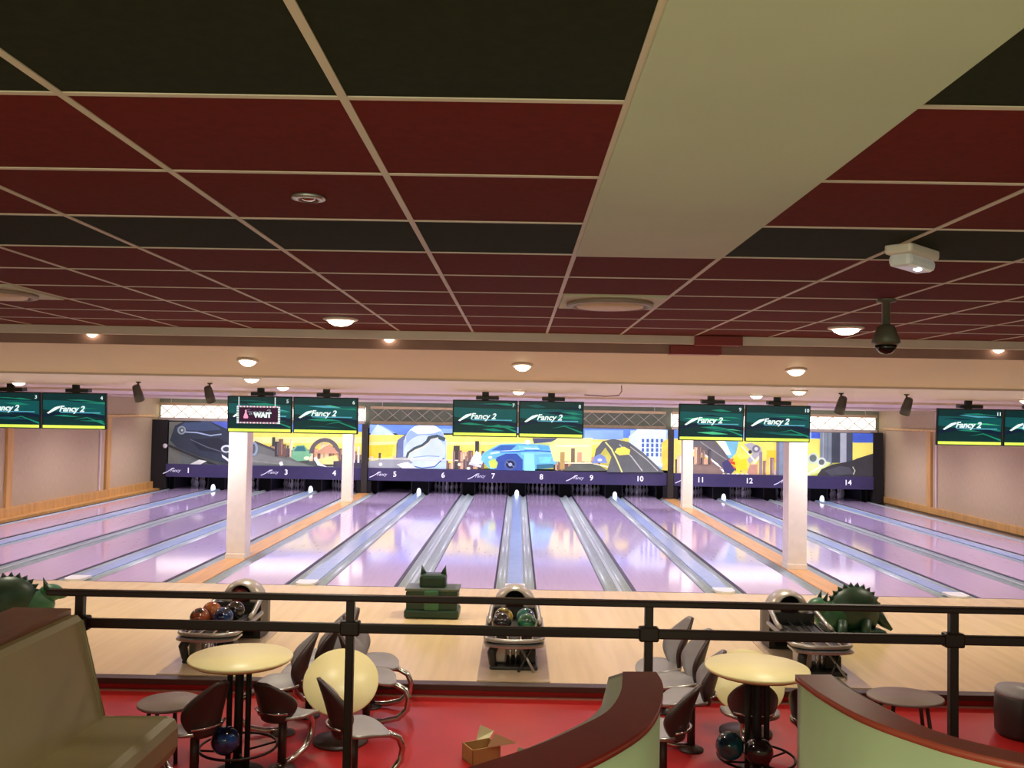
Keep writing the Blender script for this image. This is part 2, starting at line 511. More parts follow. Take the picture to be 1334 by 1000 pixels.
YEL, YEL2, PALE = (236, 226, 112), (240, 204, 60), (238, 232, 160)
BLUE, SKY, LBL = (100, 138, 224), (140, 178, 240), (196, 222, 240)
ROAD, ROADD, SLATE, TAN = (112, 116, 112), (70, 72, 78), (44, 52, 66), (176, 142, 110)
def skyline(M_, xs, base, seed, cols_):
    rnd = random.Random(seed); x = xs[0]
    while x < xs[1]:
        w = rnd.uniform(2.5, 7); h = rnd.uniform(6, 24)
        c = rnd.choice(cols_)
        M_.r(c, x, base - h, min(x + w, xs[1]), base)
        if h > 12:
            M_.r(tuple(min(255, v + 40) for v in c), x + w * .6, base - h + 2, min(x + w * .85, xs[1]), base - 2)
        x += w * rnd.uniform(.55, .95)
CITY = [(120, 92, 80), (90, 84, 92), (206, 166, 130), (222, 204, 170), (140, 110, 96), (70, 66, 70)]

def mask(label, x0, x1, painter, numbers, hidden=()):
    t = thing('mural_mask', label, 'mural', (0, 0, 0))
    mu = Mural()
    z0, z1 = .86, 2.33
    bd = MB().span((x0 - 675) / S, (x1 - 675) / S, MASK_Y, MASK_Y + .1, .43, z1, M_black)
    bd.build('backing_board', t)
    painter(mu)
    pn = mu.b.build('mural_painting', t)
    nb = MB().span((x0 - 675) / S, (x1 - 675) / S, MASK_Y - .2, MASK_Y, .43, z0, mat('navy_number_band', (58, 52, 92), .45, emit=.18), 0.01).build('number_band', t)  # band colour glows faintly, like the mural paint, to look lit
    for n in numbers:
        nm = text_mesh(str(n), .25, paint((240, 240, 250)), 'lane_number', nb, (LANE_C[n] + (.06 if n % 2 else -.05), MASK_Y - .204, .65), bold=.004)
        nm['label'] = 'white numeral %d' % n
        if n % 2:
            xq = LANE_C[n] - .47
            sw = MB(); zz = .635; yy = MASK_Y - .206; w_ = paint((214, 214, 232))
            path = [(-.33, -.1), (-.2, -.045), (-.1, .02), (-.03, .075), (.06, .085)]
            for i in range(len(path) - 1):
                (ax, az), (bx, bz) = path[i], path[i + 1]
                sw.poly([(xq + ax, yy, zz + az - .014), (xq + bx, yy, zz + bz - .014), (xq + bx, yy, zz + bz + .016), (xq + ax, yy, zz + az + .016)], w_)
            sw.build('script_swoosh', nb)
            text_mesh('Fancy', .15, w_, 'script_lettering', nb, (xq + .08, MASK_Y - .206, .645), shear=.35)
    return t

def left_mural(u):
    u.r((92, 98, 98), 220, 551, 476, 612)
    u.r((104, 104, 98), 220, 551, 236, 612)
    u.p((84, 100, 190), (262, 549), (262, 554), (300, 570), (316, 572), (316, 549))
    u.p(BLUE, (300, 549), (300, 566), (476, 566), (476, 549))
    u.r(YEL, 316, 564, 476, 600); u.r(PALE, 316, 571, 476, 579)
    skyline(u, (330, 476), 602, 3, CITY)
    u.p(ROAD, (316, 574), (335, 578), (408, 612), (316, 612))
    u.line((78, 76, 78), 3, (333, 577), (360, 588), (376, 596))
    u.p((126, 130, 126), (320, 604), (340, 592), (412, 610), (412, 613))
    u.r((70, 74, 66), 356, 571, 360, 583)
    # dark sports car seen from above left
    u.p(SLATE, (223, 575), (229, 556), (240, 551), (275, 550), (296, 560), (306, 567), (325, 575), (334, 582), (334, 592), (322, 602), (300, 606), (262, 596), (232, 584))
    u.p((60, 74, 104), (230, 560), (242, 552), (274, 551), (290, 561), (268, 563), (246, 562))
    u.line((150, 166, 196), 1.6, (238, 564), (258, 565), (276, 569), (290, 567))
    u.e((130, 140, 146), 238, 562, 5.5, 5.5); u.e((70, 78, 90), 238, 562, 3.6, 3.6); u.e((170, 178, 180), 238.5, 562, 1.6, 1.6)
    u.p((32, 38, 50), (250, 574), (285, 572), (304, 580), (296, 592), (262, 588))
    u.line((86, 92, 104), 1.2, (250, 574), (272, 584), (298, 592))
    u.e((206, 212, 222), 297, 586, 7, 5); u.e((60, 66, 80), 297, 586.5, 4.5, 3)
    u.p((214, 218, 226), (291, 593), (304, 602), (302, 604), (292, 597))
    u.e((140, 160, 178), 333, 586, 5, 9); u.e((84, 92, 104), 332, 586, 3, 6.5)
    u.line((44, 44, 48), 3, (220, 581), (246, 592), (275, 604), (286, 609))
    u.p((206, 206, 200), (250, 607), (262, 600), (272, 602), (264, 609))
    skyline(u, (360, 384), 596, 5, CITY)
    u.line((150, 152, 146), 1, (322, 600), (352, 604), (396, 612)); u.p((232, 234, 226), (366, 604), (370, 602), (372, 607), (368, 611))
    u.r((230, 222, 190), 452, 590, 456, 604)
    # green car
    u.p((120, 184, 140), (382, 598), (383, 587), (388, 582), (398, 581), (404, 588), (408, 594), (404, 601), (390, 602))
    u.p((60, 116, 120), (385, 589), (389, 583), (398, 582.5), (401, 589)); u.e((214, 226, 190), 402, 598, 4, 2.4)
    # arch bridge
    for k in range(13):
        a0, a1 = math.radians(180 + k * 14), math.radians(180 + (k + 1) * 14)
        u.p((96, 90, 92), *[(425 + 20 * math.cos(a), 592 + 20 * math.sin(a)) for a in (a0, a1)], *[(425 + 15 * math.cos(a), 592 + 15 * math.sin(a)) for a in (a1, a0)])
    u.p((196, 150, 120), (410, 592), (432, 580), (444, 592)); u.p((220, 206, 130), (414, 600), (440, 594), (446, 606), (420, 606))
    u.line((240, 240, 246), 4, (413, 597), (418, 606), (428, 611), (437, 611))
    u.p((64, 60, 76), (437, 602), (476, 600), (476, 614), (437, 614))
    for x in (462, 468, 473): u.r((232, 226, 214), x, 580 + (x % 5), x + 2.6, 604)

def mid_mural(u):
    u.r(SKY, 482, 549, 872, 566); u.r(BLUE, 560, 549, 600, 560); u.p(BLUE, (482, 549), (580, 549), (545, 566), (520, 568), (498, 556))
    u.p(LBL, (482, 569), (492, 552), (503, 560), (516, 569))
    u.r(YEL, 482, 568, 872, 614); u.r(PALE, 482, 577, 872, 581); u.p(YEL2, (482, 582), (514, 580), (512, 596), (482, 600))
    u.r(BLUE, 758, 553, 830, 572); u.r(SKY, 762, 562, 812, 574)
    skyline(u, (483, 624), 612, 11, CITY); skyline(u, (722, 782), 614, 12, CITY)
    u.r((70, 64, 60), 592, 582, 600, 612); u.r((96, 90, 80), 518, 578, 530, 612); u.r((58, 60, 60), 620, 576, 625, 590)
    u.r((196, 152, 112), 606, 598, 612, 612); u.r((236, 196, 150), 607, 590, 609, 612)
    # round pale blue billboard with a track sign
    u.p((104, 118, 160), (519, 575), (531, 566), (531, 606), (519, 604))
    u.e((214, 230, 244), 555, 582, 28, 29, 30); u.r((176, 202, 230), 527, 575, 583, 612)
    u.e((150, 178, 220), 555, 572, 25, 15, 26); u.e((198, 218, 238), 555, 590, 27, 22, 28)
    u.p((226, 238, 248), (535, 561), (548, 553), (566, 554), (576, 562), (566, 566), (546, 567))
    u.line((66, 84, 90), 5, (532, 600), (534, 592), (542, 586), (552, 582), (558, 577), (560, 572), (570, 570), (581, 574))
    u.line((206, 212, 190), 2, (533, 600), (536, 592), (543, 587.5), (553, 583.5), (560, 578), (563, 574), (572, 572))
    u.line((70, 96, 150), 1.5, (532, 600), (538, 608), (552, 611), (568, 609), (580, 598))
    u.line((150, 170, 200), 1.2, (540, 597), (560, 595), (574, 596))
    u.p((150, 154, 160), (482, 602), (530, 596), (540, 604), (522, 612), (482, 612)); u.line((210, 210, 196), 1.4, (482, 599), (520, 599), (600, 601), (614, 599))
    u.e((230, 224, 214), 498, 606, 2.2, 2.2); u.p((230, 232, 240), (519, 606), (533, 603), (545, 611), (526, 612))
    skyline(u, (590, 632), 612, 31, CITY); skyline(u, (724, 776), 613, 32, CITY)
    u.p((206, 214, 220), (612, 606), (618, 594), (626, 590), (632, 600), (628, 610)); u.line((110, 100, 96), 1.2, (596, 603), (614, 602), (630, 607))
    u.e((240, 230, 190), 600, 606, 2, 2); u.e((238, 236, 226), 612, 611, 2.4, 1.8)
    # big blue car
    u.p((110, 190, 236), (628, 600), (630, 592), (640, 586), (652, 580), (676, 579), (700, 580), (718, 582), (728, 592), (726, 604), (716, 611), (676, 614), (640, 612))
    u.p((60, 104, 176), (641, 588), (653, 581), (674, 581), (666, 588))
    u.line((220, 238, 248), 2, (640, 592), (660, 589), (682, 588))
    u.p((130, 205, 244), (676, 582), (718, 583), (724, 592), (680, 594)); u.line((40, 100, 180), 1.5, (684, 588), (722, 589))
    u.p((56, 84, 160), (646, 610), (648, 597), (660, 592), (674, 592), (682, 600), (682, 614), (646, 614))
    u.e((84, 104, 150), 666, 606, 8, 7); u.e((196, 206, 224), 666, 606, 2, 2)
    u.p((196, 226, 90), (638, 602), (645, 598), (650, 604), (648, 611), (640, 610))
    u.p((150, 232, 240), (684, 592), (696, 592), (698, 614), (684, 614)); u.p((120, 210, 214), (702, 596), (720, 596), (716, 604), (704, 604))
    u.p((54, 110, 130), (700, 606), (722, 605), (722, 610), (700, 612))
    u.p((224, 232, 240), (614, 604), (622, 588), (628, 594), (626, 606)); u.line((236, 240, 244), 2, (718, 584), (727, 596), (733, 608))
    u.p((78, 84, 112), (694, 572), (728, 572), (718, 577), (696, 579)); u.e((250, 246, 214), 688, 577, 4, 3)
    u.line((226, 240, 250), 1.2, (684, 585), (716, 586)); u.line((60, 120, 190), 1.6, (652, 590), (700, 588), (724, 590))
    u.p((90, 170, 226), (700, 581), (714, 582), (720, 587), (704, 587)); u.e((236, 244, 250), 640, 597, 2.6, 1.8)
    u.e((30, 44, 80), 666, 606, 5.6, 5); u.e((180, 190, 210), 666, 606, 2.4, 2.2); u.line((150, 160, 190), .8, (661, 603), (671, 609))
    # yellow towers, domed car, hump road, white office block
    u.p((244, 232, 150), (716, 582), (726, 572), (772, 572), (770, 602), (722, 602)); u.line((250, 246, 200), 1.5, (724, 582), (768, 582))
    u.r((176, 146, 84), 730, 590, 736, 612); u.r((120, 104, 80), 744, 585, 749, 612); u.r((206, 160, 122), 752, 590, 758, 612)
    u.p((90, 96, 84), (736, 612), (748, 604), (776, 604), (792, 614), (736, 614)); u.line((230, 230, 190), 1.6, (736, 604), (770, 604), (796, 610))
    u.r((170, 196, 220), 820, 562, 868, 612)
    u.p((206, 224, 236), (818, 570), (830, 560), (866, 561), (866, 610), (822, 600)); u.r((230, 238, 244), 828, 556, 850, 562)
    for q in range(5):
        for w in range(4): u.r((70, 100, 170), 835 + q * 6, 573 + w * 6, 838 + q * 6, 577.5 + w * 6)
    u.p((92, 96, 96), (772, 606), (776, 586), (784, 576), (798, 573), (818, 577), (836, 590), (864, 616), (790, 616), (796, 596), (788, 584))
    u.line((214, 214, 130), 2, (788, 577), (796, 586), (803, 600), (810, 616)); u.line((180, 182, 176), 1.4, (806, 580), (822, 596), (836, 614))
    u.line((170, 172, 168), 1.2, (820, 583), (842, 600), (856, 614))
    u.p((244, 226, 90), (800, 590), (803, 585), (812, 583), (820, 587), (819, 593), (806, 594))
    u.p((120, 140, 190), (771, 604), (774, 596), (781, 592), (788, 596), (791, 604)); u.e((210, 220, 236), 781, 600, 3, 2)
    u.r((236, 206, 96), 860, 578, 867, 604)
    u.p((236, 200, 80), (862, 576), (870, 572), (870, 614), (862, 612))

def right_mural(u):
    u.r(SKY, 878, 553, 1114, 574); u.p(BLUE, (878, 553), (892, 553), (884, 572), (878, 572)); u.r(YEL, 878, 573, 1114, 622)
    u.p((66, 96, 196), (1056, 553), (1114, 553), (1114, 576), (1080, 574), (1056, 572)); u.r(YEL2, 998, 588, 1012, 604)
    skyline(u, (880, 900), 618, 21, CITY); skyline(u, (988, 1018), 620, 22, [(236, 206, 110), (214, 190, 180), (150, 120, 110)])
    u.r((226, 214, 170), 872, 586, 877, 618)
    u.p((132, 112, 104), (898, 600), (915, 592), (940, 606), (950, 620), (898, 620)); u.p((230, 200, 70), (906, 592), (916, 590), (924, 600), (910, 601))
    u.p((100, 98, 100), (899, 574), (930, 574), (952, 600), (966, 616), (940, 610), (916, 592), (899, 586))
    u.line((236, 232, 226), 2.4, (900, 587), (918, 594), (934, 606), (943, 616)); u.line((150, 148, 146), 1.2, (912, 577), (934, 592), (952, 604))
    u.p((120, 186, 206), (934, 574), (962, 574), (958, 592), (950, 600)); u.p((232, 240, 244), (932, 574), (944, 576), (952, 594), (946, 594))
    u.p((70, 66, 110), (940, 604), (950, 598), (958, 612), (952, 620), (943, 616))
    u.p((196, 110, 70), (948, 600), (958, 598), (962, 610), (956, 612))
    u.p((248, 220, 50), (958, 594), (964, 600), (972, 598), (972, 608), (976, 614), (966, 612), (960, 620), (958, 610), (952, 606))
    u.p((240, 226, 90), (961, 580), (972, 578), (975, 588), (966, 592))
    u.p((176, 176, 180), (968, 580), (978, 578), (990, 584), (992, 592), (984, 598), (976, 606), (972, 600), (980, 592))
    u.e((120, 122, 132), 984, 586, 5, 5); u.e((214, 214, 214), 984, 586, 2.4, 2.4); u.line((226, 226, 230), 2, (974, 612), (984, 602), (990, 594))
    u.p((200, 150, 130), (972, 618), (976, 606), (986, 606), (986, 620), (972, 622))
    u.r((150, 134, 144), 988, 590, 992, 620); u.r((120, 116, 130), 1010, 574, 1016, 620)
    u.r((128, 146, 166), 1014, 576, 1032, 620); u.line((92, 110, 140), 1, (1020, 577), (1020, 618)); u.line((92, 110, 140), 1, (1026, 577), (1026, 618))
    u.line((120, 110, 110), 1.2, (904, 604), (926, 604), (940, 612)); skyline(u, (900, 926), 606, 41, CITY)
    u.line((236, 236, 230), 1.6, (964, 582), (974, 592), (984, 604)); u.e((60, 60, 70), 976, 590, 2.4, 2.4); u.p((210, 60, 40), (950, 604), (956, 602), (957, 607))
    for q in range(6): u.e((236, 236, 230), 942 + q * 6, 619, 2, 1.5)
    u.r((120, 130, 140), 1066, 556, 1082, 606); u.r((60, 66, 78), 1081, 558, 1093, 604); u.r((166, 172, 184), 1092, 556, 1100, 608); u.r((70, 76, 90), 1100, 560, 1108, 606)
    u.line((160, 170, 180), 1, (1070, 560), (1070, 600)); u.line((90, 98, 112), 1, (1076, 560), (1076, 600))
    u.p((90, 84, 40), (1113, 592), (1119, 591), (1119, 599), (1113, 600))
    u.p((206, 222, 150), (1046, 622), (1046, 600), (1056, 596), (1080, 604), (1066, 616), (1054, 622))
    u.e((190, 204, 190), 1057, 598, 7, 7); u.e((96, 112, 104), 1057, 598, 4.6, 4.6); u.e((196, 206, 196), 1068, 603, 6, 6); u.e((90, 100, 96), 1068, 603, 3.6, 3.6)
    u.line((240, 240, 206), 2.4, (1047, 622), (1058, 614), (1068, 608))
    u.p((56, 56, 60), (1062, 624), (1068, 612), (1082, 606), (1104, 602), (1134, 592), (1134, 628), (1062, 628))
    u.p((74, 76, 84), (1072, 614), (1092, 608), (1104, 610), (1110, 618), (1080, 622)); u.line((190, 190, 170), 1.4, (1108, 609), (1111, 614), (1109, 619))
    u.r(YEL, 1108, 578, 1134, 588); u.p(YEL, (1108, 586), (1134, 586), (1134, 592), (1108, 600)); u.r((66, 96, 196), 1108, 556, 1134, 578)

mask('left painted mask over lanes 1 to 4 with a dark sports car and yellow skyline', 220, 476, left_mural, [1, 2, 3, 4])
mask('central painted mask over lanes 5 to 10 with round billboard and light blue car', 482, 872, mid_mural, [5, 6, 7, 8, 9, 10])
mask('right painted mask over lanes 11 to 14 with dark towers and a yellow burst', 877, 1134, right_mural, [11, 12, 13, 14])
for x, w in ((-SX, .2), (SX, .2)):
    p_ = MB().span(x - w / 2, x + w / 2, MASK_Y - .3, MASK_Y - .205, .009, 2.33, mat('olive_black_post', (50, 46, 38), .6), .006)
    p_.span(x - w / 2 - .14, x + w / 2 + .14, MASK_Y - .29, MASK_Y - .206, .009, .42, M_pit)
    tag(p_.build('mask_post'), 'dark upright post dividing the %s painted mask from the central one' % ('left' if x < 0 else 'right'), 'post', 'posts between the painted masks')
tag(MB().span(-12.49, -11.98, MASK_Y - .12, MASK_Y + .1, 0, 2.36, M_black, .01).build('end_panel'), 'tall black panel left of the dark painted car at the left wall', 'panel')
tag(MB().span(12.06, 12.4, MASK_Y - .12, MASK_Y + .1, 0, 2.36, M_black, .01).build('end_panel'), 'tall black panel beside lane 14 at the right wall', 'panel')
# small round white sensor on the left black panel
tag(MB().lathe([(.075, 0), (.08, .02), (.05, .05), (1e-4, .06)], M_white, 16, Matrix.Translation((-12.02, MASK_Y - .12, 1.47)) @ Matrix.Rotation(PI / 2, 4, 'X')).build('wall_button'),
    'small round white fitting on the tall black panel at the left', 'wall fitting')

# lattice truss above the masks
def truss(x0, x1, bright, label):
    t = thing('lattice_truss', label, 'truss', (0, 0, 0), group='lattice trusses above the painted masks')
    ma = M_trim_white if bright else mat('tan_truss', (168, 142, 112), .5)
    y = MASK_Y + .3
    MB().span(x0, x1, y - .05, y + .05, 2.335, 2.44, ma, .006).build('bottom_chord', t)
    MB().span(x0, x1, y - .05, y + .05, 2.86, 2.95, mat('tan_chord', (190, 158, 118), .5), .006).build('top_chord', t)
    l = MB(); n = max(2, int((x1 - x0) / .5)); dx = (x1 - x0) / n
    ml = mat('grey_lattice', (190, 178, 164), .5)
    for i in range(n):
        a, b = x0 + i * dx, x0 + (i + 1) * dx
        l.tube([(a, y, 2.44), (b, y, 2.87)], .013, ml, 6); l.tube([(a, y + .03, 2.87), (b, y + .03, 2.44)], .013, ml, 6)
    l.build('lattice', t)
    for hx in (x0 + .4, (x0 + x1) / 2, x1 - .4):
        MB().tube([(hx, y, 2.94), (hx, y, 3.092)], .015, ml, 8).build('hanger', t)
    if bright:
        MB().span(x0, x1, y + .12, y + .16, 2.42, 2.9, mat('lit_white_backing', (255, 246, 232), .5, emit=1.5), 0).build('glowing_backing', t)  # white backing given its own glow to make the truss ends look brightly lit
truss(-12.42, -5.3, True, 'brightly lit white lattice truss above the left painted mask')
truss(-5.1, 5.1, False, 'dim grey lattice truss above the central painted mask')
truss(5.3, 12.35, True, 'brightly lit white lattice truss above the right painted mask')

# ================================================================== CEILING FIXTURES
def downlight(x, y, z, r, label, group, tilt=0.0):
    t = thing('downlight', label, 'ceiling light', (x, y, z), group=group)
    t.rotation_euler = (tilt, 0, 0)
    MB().lathe([(r * 1.25, -.001), (r * 1.25, -.012), (r * 1.0, -.02), (r * .98, -.004)], M_trim_white, 24).build('trim_ring', t)
    MB().lathe([(r * .98, -.012), (r * .8, -.035), (r * .45, -.052), (1e-4, -.058)], M_lamp, 24).build('lens', t)
    return t
G1 = 'downlights in the red tiled ceiling'
downlight(-1.28, 6.36, CZ, .10, 'bright round downlight in the left half of the red ceiling', G1)
downlight(2.32, 6.36, CZ, .10, 'bright round downlight in the right half of the red ceiling, beside the dome camera', G1)
G2 = 'downlights in the sloping peach bulkhead'
ang = math.atan2(3.302 - 3.09, 8.6 - 7.44)
for x, w in ((-2.42, 'left'), (0.03, 'middle'), (2.46, 'right')):
    zz = 3.302 - (7.95 - 7.44) * math.tan(ang)
    downlight(x, 7.95, zz, .075, 'round downlight in the peach bulkhead, the %s one of three' % w, G2, -ang)
G3 = 'downlights in the pink lane ceiling over the screens'
for x, w in ((-6.85, 'farthest left, beside the leftmost screens'), (-3.22, 'right of the popup screen'), (0.0, 'above the central pair of screens'),
             (3.24, 'above the screens right of centre'), (6.9, 'farthest right, beside the rightmost screens')):
    downlight(x, 12.2, 3.09, .085, 'round downlight in the pink lane ceiling, ' + w, G3)
G4 = 'small lamps deeper in the pink lane ceiling'
for x, y, w in ((-2.68, 8.95, 'close behind the bulkhead edge at left'), (3.1, 9.9, 'close behind the bulkhead edge at right'), (-5.55, 17.9, 'behind the popup screen'), (6.5, 20.5, 'behind the screens right of centre')):
    downlight(x, y, 3.09, .075, 'small round lamp in the pink lane ceiling, ' + w, G4)
G5 = 'lamps in the brown step above the bulkhead'
for x, w in ((-3.55, 'far left'), (-1.08, 'left of centre'), (3.95, 'far right')):
    downlight(x, 7.385, 3.40, .05, 'small lamp in the brown step above the bulkhead, ' + w, G5)

def vent(x, y, label):
    t = thing('air_diffuser', label, 'air vent', (x, y, CZ), group='round air diffusers in the ceiling')
    mv = mat('cream_diffuser', (216, 190, 156), .5); mg = mat('grey_diffuser_ring', (150, 130, 116), .5)
    MB().span(-.285, .285, -.285, .285, -.012, -.001, M_white_panel, .003).build('panel', t)
    MB().lathe([(.25, -.012), (.25, -.03), (.215, -.034), (.21, -.014)], mg, 32).build('outer_ring', t)
    MB().lathe([(.20, -.013), (.19, -.035), (.1, -.045), (1e-4, -.047)], mv, 32).build('centre_disc', t)
vent(X0 + .3, YC0 + T * 8.5, 'round air diffuser in the pale ceiling tile near the centre')
vent(X0 - T * 5.5, YC0 + T * 8.5, 'round air diffuser in the pale ceiling tile at the left edge')

t = thing('emergency_light', 'white emergency exit light box mounted under the ceiling at right', 'emergency light', (1.50, 3.42, CZ), 0.75)
M_elens = mat('translucent_lens', (200, 194, 190), .2, emit=.12)
MB().box((0, 0, -.014), (.26, .105, .042), M_trim_white, .012).build('housing', t)
lens = MB().box((0, 0, -.056), (.235, .09, .05), M_elens, .02).build('lens', t)
MB().ball((.0, -.02, -.082), (.022, .014, .006), M_lampw).build('lit_led', lens)

t = thing('dome_camera', 'dark dome security camera hanging on a short pole from the ceiling at right', 'security camera', (1.99, 4.86, CZ))
M_cam = mat('olive_grey_camera', (92, 88, 74), .45)
MB().lathe([(.05, .012), (.05, -.015), (.022, -.02), (.022, -.15)], M_cam, 16).build('pole', t)
MB().lathe([(.022, -.14), (.045, -.15), (.06, -.19), (.075, -.235), (.06, -.25)], M_cam, 20).build('housing', t)
MB().lathe([(.058, -.248), (.05, -.275), (.03, -.295), (1e-4, -.302)], mat('smoked_dome', (24, 22, 22), .1), 20).build('dome', t)

t = thing('ceiling_spot', 'small recessed chrome fitting in a red ceiling tile at left', 'ceiling fitting', (-.66, 2.74, CZ))
MB().lathe([(.052, 0), (.052, -.008), (.034, -.012), (.03, -.004)], M_steel, 24).build('bezel', t)
MB().ball((0, 0, -.006), (.022, .022, .009), M_chrome).build('bulb', t)

# hanging spotlights
def spot(x, y, rz, label):
    t = thing('hanging_spotlight', label, 'spotlight', (x, y, 3.09), rz, 'hanging spotlights over the lanes')
    md, ml_ = mat('dark_spot_body', (66, 56, 56), .4), mat('grey_spot_face', (150, 140, 138), .35)
    MB().lathe([(.03, 0), (.03, -.012), (.012, -.018), (.012, -.05)], md, 12).build('ceiling_mount', t)
    R_ = Matrix.Translation((0, 0, -.15)) @ Matrix.Rotation(math.radians(24), 4, 'X')
    MB().lathe([(.034, .115), (.046, .1), (.056, .0), (.06, -.095)], md, 18, R_).build('body', t)
    MB().lathe([(.059, -.09), (.052, -.1), (1e-4, -.1)], ml_, 18, R_).build('lens', t)
spot(-4.78, 11.2, -.3, 'dark hanging spotlight at left, the one nearer the left wall')
spot(-3.88, 11.2, -.3, 'dark hanging spotlight at left, the one nearer the popup screen')
spot(3.85, 10.7, .3, 'dark hanging spotlight at right, the one nearer the centre')
spot(4.63, 10.7, .3, 'dark hanging spotlight at right, the one nearer the right wall')
# drooping cable on the lane ceiling
tag(MB().tube([(1.08, 9.4, 3.092), (1.085, 9.4, 3.03), (1.06, 9.45, 2.985), (.93, 9.5, 2.975), (.7, 9.5, 2.985)], .006, M_gap, 6).build('hanging_cable'),
    'thin cable drooping from the pink ceiling right of the central screens', 'cable')

# ================================================================== SCREENS
G_DK, G_TEAL, G_MID, G_LIT, G_CY = glow((10, 44, 48), .8), glow((12, 78, 84), .8), glow((24, 124, 104), .8), glow((70, 196, 150), .6), glow((80, 170, 200), .6)
G_NAVY, G_LIME, G_WHT, G_PLUM, G_PINK = glow((14, 34, 62), .55), glow((206, 232, 96), .8), glow((216, 240, 246), .85), glow((52, 16, 52), .6), glow((236, 160, 200), .8)
M_bezel = mat('black_bezel', (18, 17, 18), .35)
def monitor(x, lane, label, popup=False, seed=0, bright=False):
    t = thing('scoring_monitor', label, 'screen', (x, 13.3, 2.695), group='scoring monitors above the lanes')
    t.rotation_euler = (math.radians(4), 0, 0)
    W, Hh = .965, .545
    MB().box((0, .03, 0), (W, .05, Hh), M_bezel, .008).build('casing', t)
    s = MB(); w, h = W / 2 - .018, Hh / 2 - .016; k = [0]
    def q(mm, *pts):
        k[0] += 1
        s.poly([(max(-w, min(w, px)), .004 - k[0] * .0005, max(-h, min(h, pz))) for px, pz in pts], mm)
    q(G_DK, (-w, -h), (w, -h), (w, h), (-w, h))
    q(G_TEAL, (-w, .02), (w, -.1), (w, .14), (-w, .16))
    rnd = random.Random(seed)
    for i in range(9):
        z = rnd.uniform(-.17, .22); a = rnd.uniform(-w, .1); b = a + rnd.uniform(.3, .8); th = rnd.uniform(.008, .03)
        mm = rnd.choice([G_MID, G_TEAL, G_NAVY, G_MID, G_CY if bright else G_TEAL, G_LIT if bright else G_MID])
        q(mm, (a, z), ((a + b) / 2, z - th), (b, z - .02), ((a + b) / 2, z + th * .6))
    q(G_NAVY, (-w, -.10), (-.05, -.03), (w, -.11), (w, -.06), (0, .015), (-w, -.05))
    q(G_MID, (0, -.13), (.2, -.1), (w, -.2), (w, -.175), (.2, -.085))
    q(G_LIME, (-w, -h), (w, -h), (w, -h + .042), (-w, -h + .042))
    sc = s.build('screen', t)
    lg = MB(); yy = -.006
    def lq(mm, *pts): lg.poly([(px, yy, pz) for px, pz in pts], mm)
    lq(G_WHT, (-.40, -.035), (-.375, -.045), (-.27, .012), (-.2, .05), (-.2, .075), (-.28, .055), (-.33, .02))
    lq(G_CY, (-.2, -.028), (.40, -.03), (.40, -.012), (-.2, -.014))
    lgo = lg.build('logo_swoosh', sc)
    text_mesh('Fancy 2', .12, G_WHT, 'logo_lettering', sc, (-.03, -.008, .03), shear=.3, bold=.003, sx=1.02)
    text_mesh(str(lane), .075, G_WHT, 'lane_number', sc, (.42, -.008, .2))
    if popup:
        pm = MB()
        def pq(mm, d, *pts): pm.poly([(px, -.012 - d, pz) for px, pz in pts], mm)
        x0, x1, z0, z1 = -.33, .31, -.135, .125
        pq(G_PLUM, 0, (x0, z0), (x1, z0), (x1, z1), (x0, z1))
        n = 26
        for i in range(n):
            a = x0 + (x1 - x0) * i / n; b = a + (x1 - x0) / n * .62
            for zz in (z0, z1 - .02): pq(G_PINK if i % 2 else G_WHT, .001, (a, zz), (b, zz), (b, zz + .022), (a, zz + .022))
        for i in range(10):
            a = z0 + (z1 - z0) * i / 10; b = a + (z1 - z0) / 10 * .66
            for xx in (x0 - .006, x1 - .03): pq(G_WHT, .001, (xx, a), (xx + .032, a), (xx + .032, b), (xx, b))
        for xx in (-.31, .23): pq(G_WHT, .001, (xx, z1), (xx + .012, z1), (xx + .012, h), (xx, h))
        pp = [(.0, .06), (.014, .05), (.012, .035), (.01, .02), (.022, -.01), (.036, -.05), (.03, -.07)]
        pq(G_PINK, .001, *[(-.2 + a, b + .01) for a, b in [(-a, b) for a, b in pp][::-1]], *[(-.2 + a, b + .01) for a, b in pp[1:]])
        pmo = pm.build('popup_panel', sc)
        pmo['label'] = 'plum popup panel with a dotted pink border and a pink pin'
        text_mesh('WAIT', .1, G_WHT, 'popup_lettering', pmo, (.05, -.016, -.01), bold=.006)
    MB().span(-.05, .05, .05, .09, .1, .4, M_bezel).span(-.14, .2, .02, .16, Hh / 2 + .005, Hh / 2 + .06, M_bezel, .006).build('mount', t)
    return t
pairs = [(-7.12, 3, 'leftmost pair'), (-3.36, 5, 'pair left of centre'), (0, 7, 'central pair'), (3.36, 9, 'pair right of centre'), (7.18, 11, 'rightmost pair')]
for cx, n, nm in pairs:
    for k_, dx in ((0, -.492), (1, .492)):
        pop = (n == 5 and k_ == 0)
        lb = ('teal scoring screen showing a dotted popup panel, left one of the pair left of centre' if pop else
              'teal scoring screen with a white italic logo, %s one of the %s' % ('left' if k_ == 0 else 'right', nm))
        monitor(cx + dx, n + k_, lb, pop, n * 3 + k_, n in (5, 9, 11))

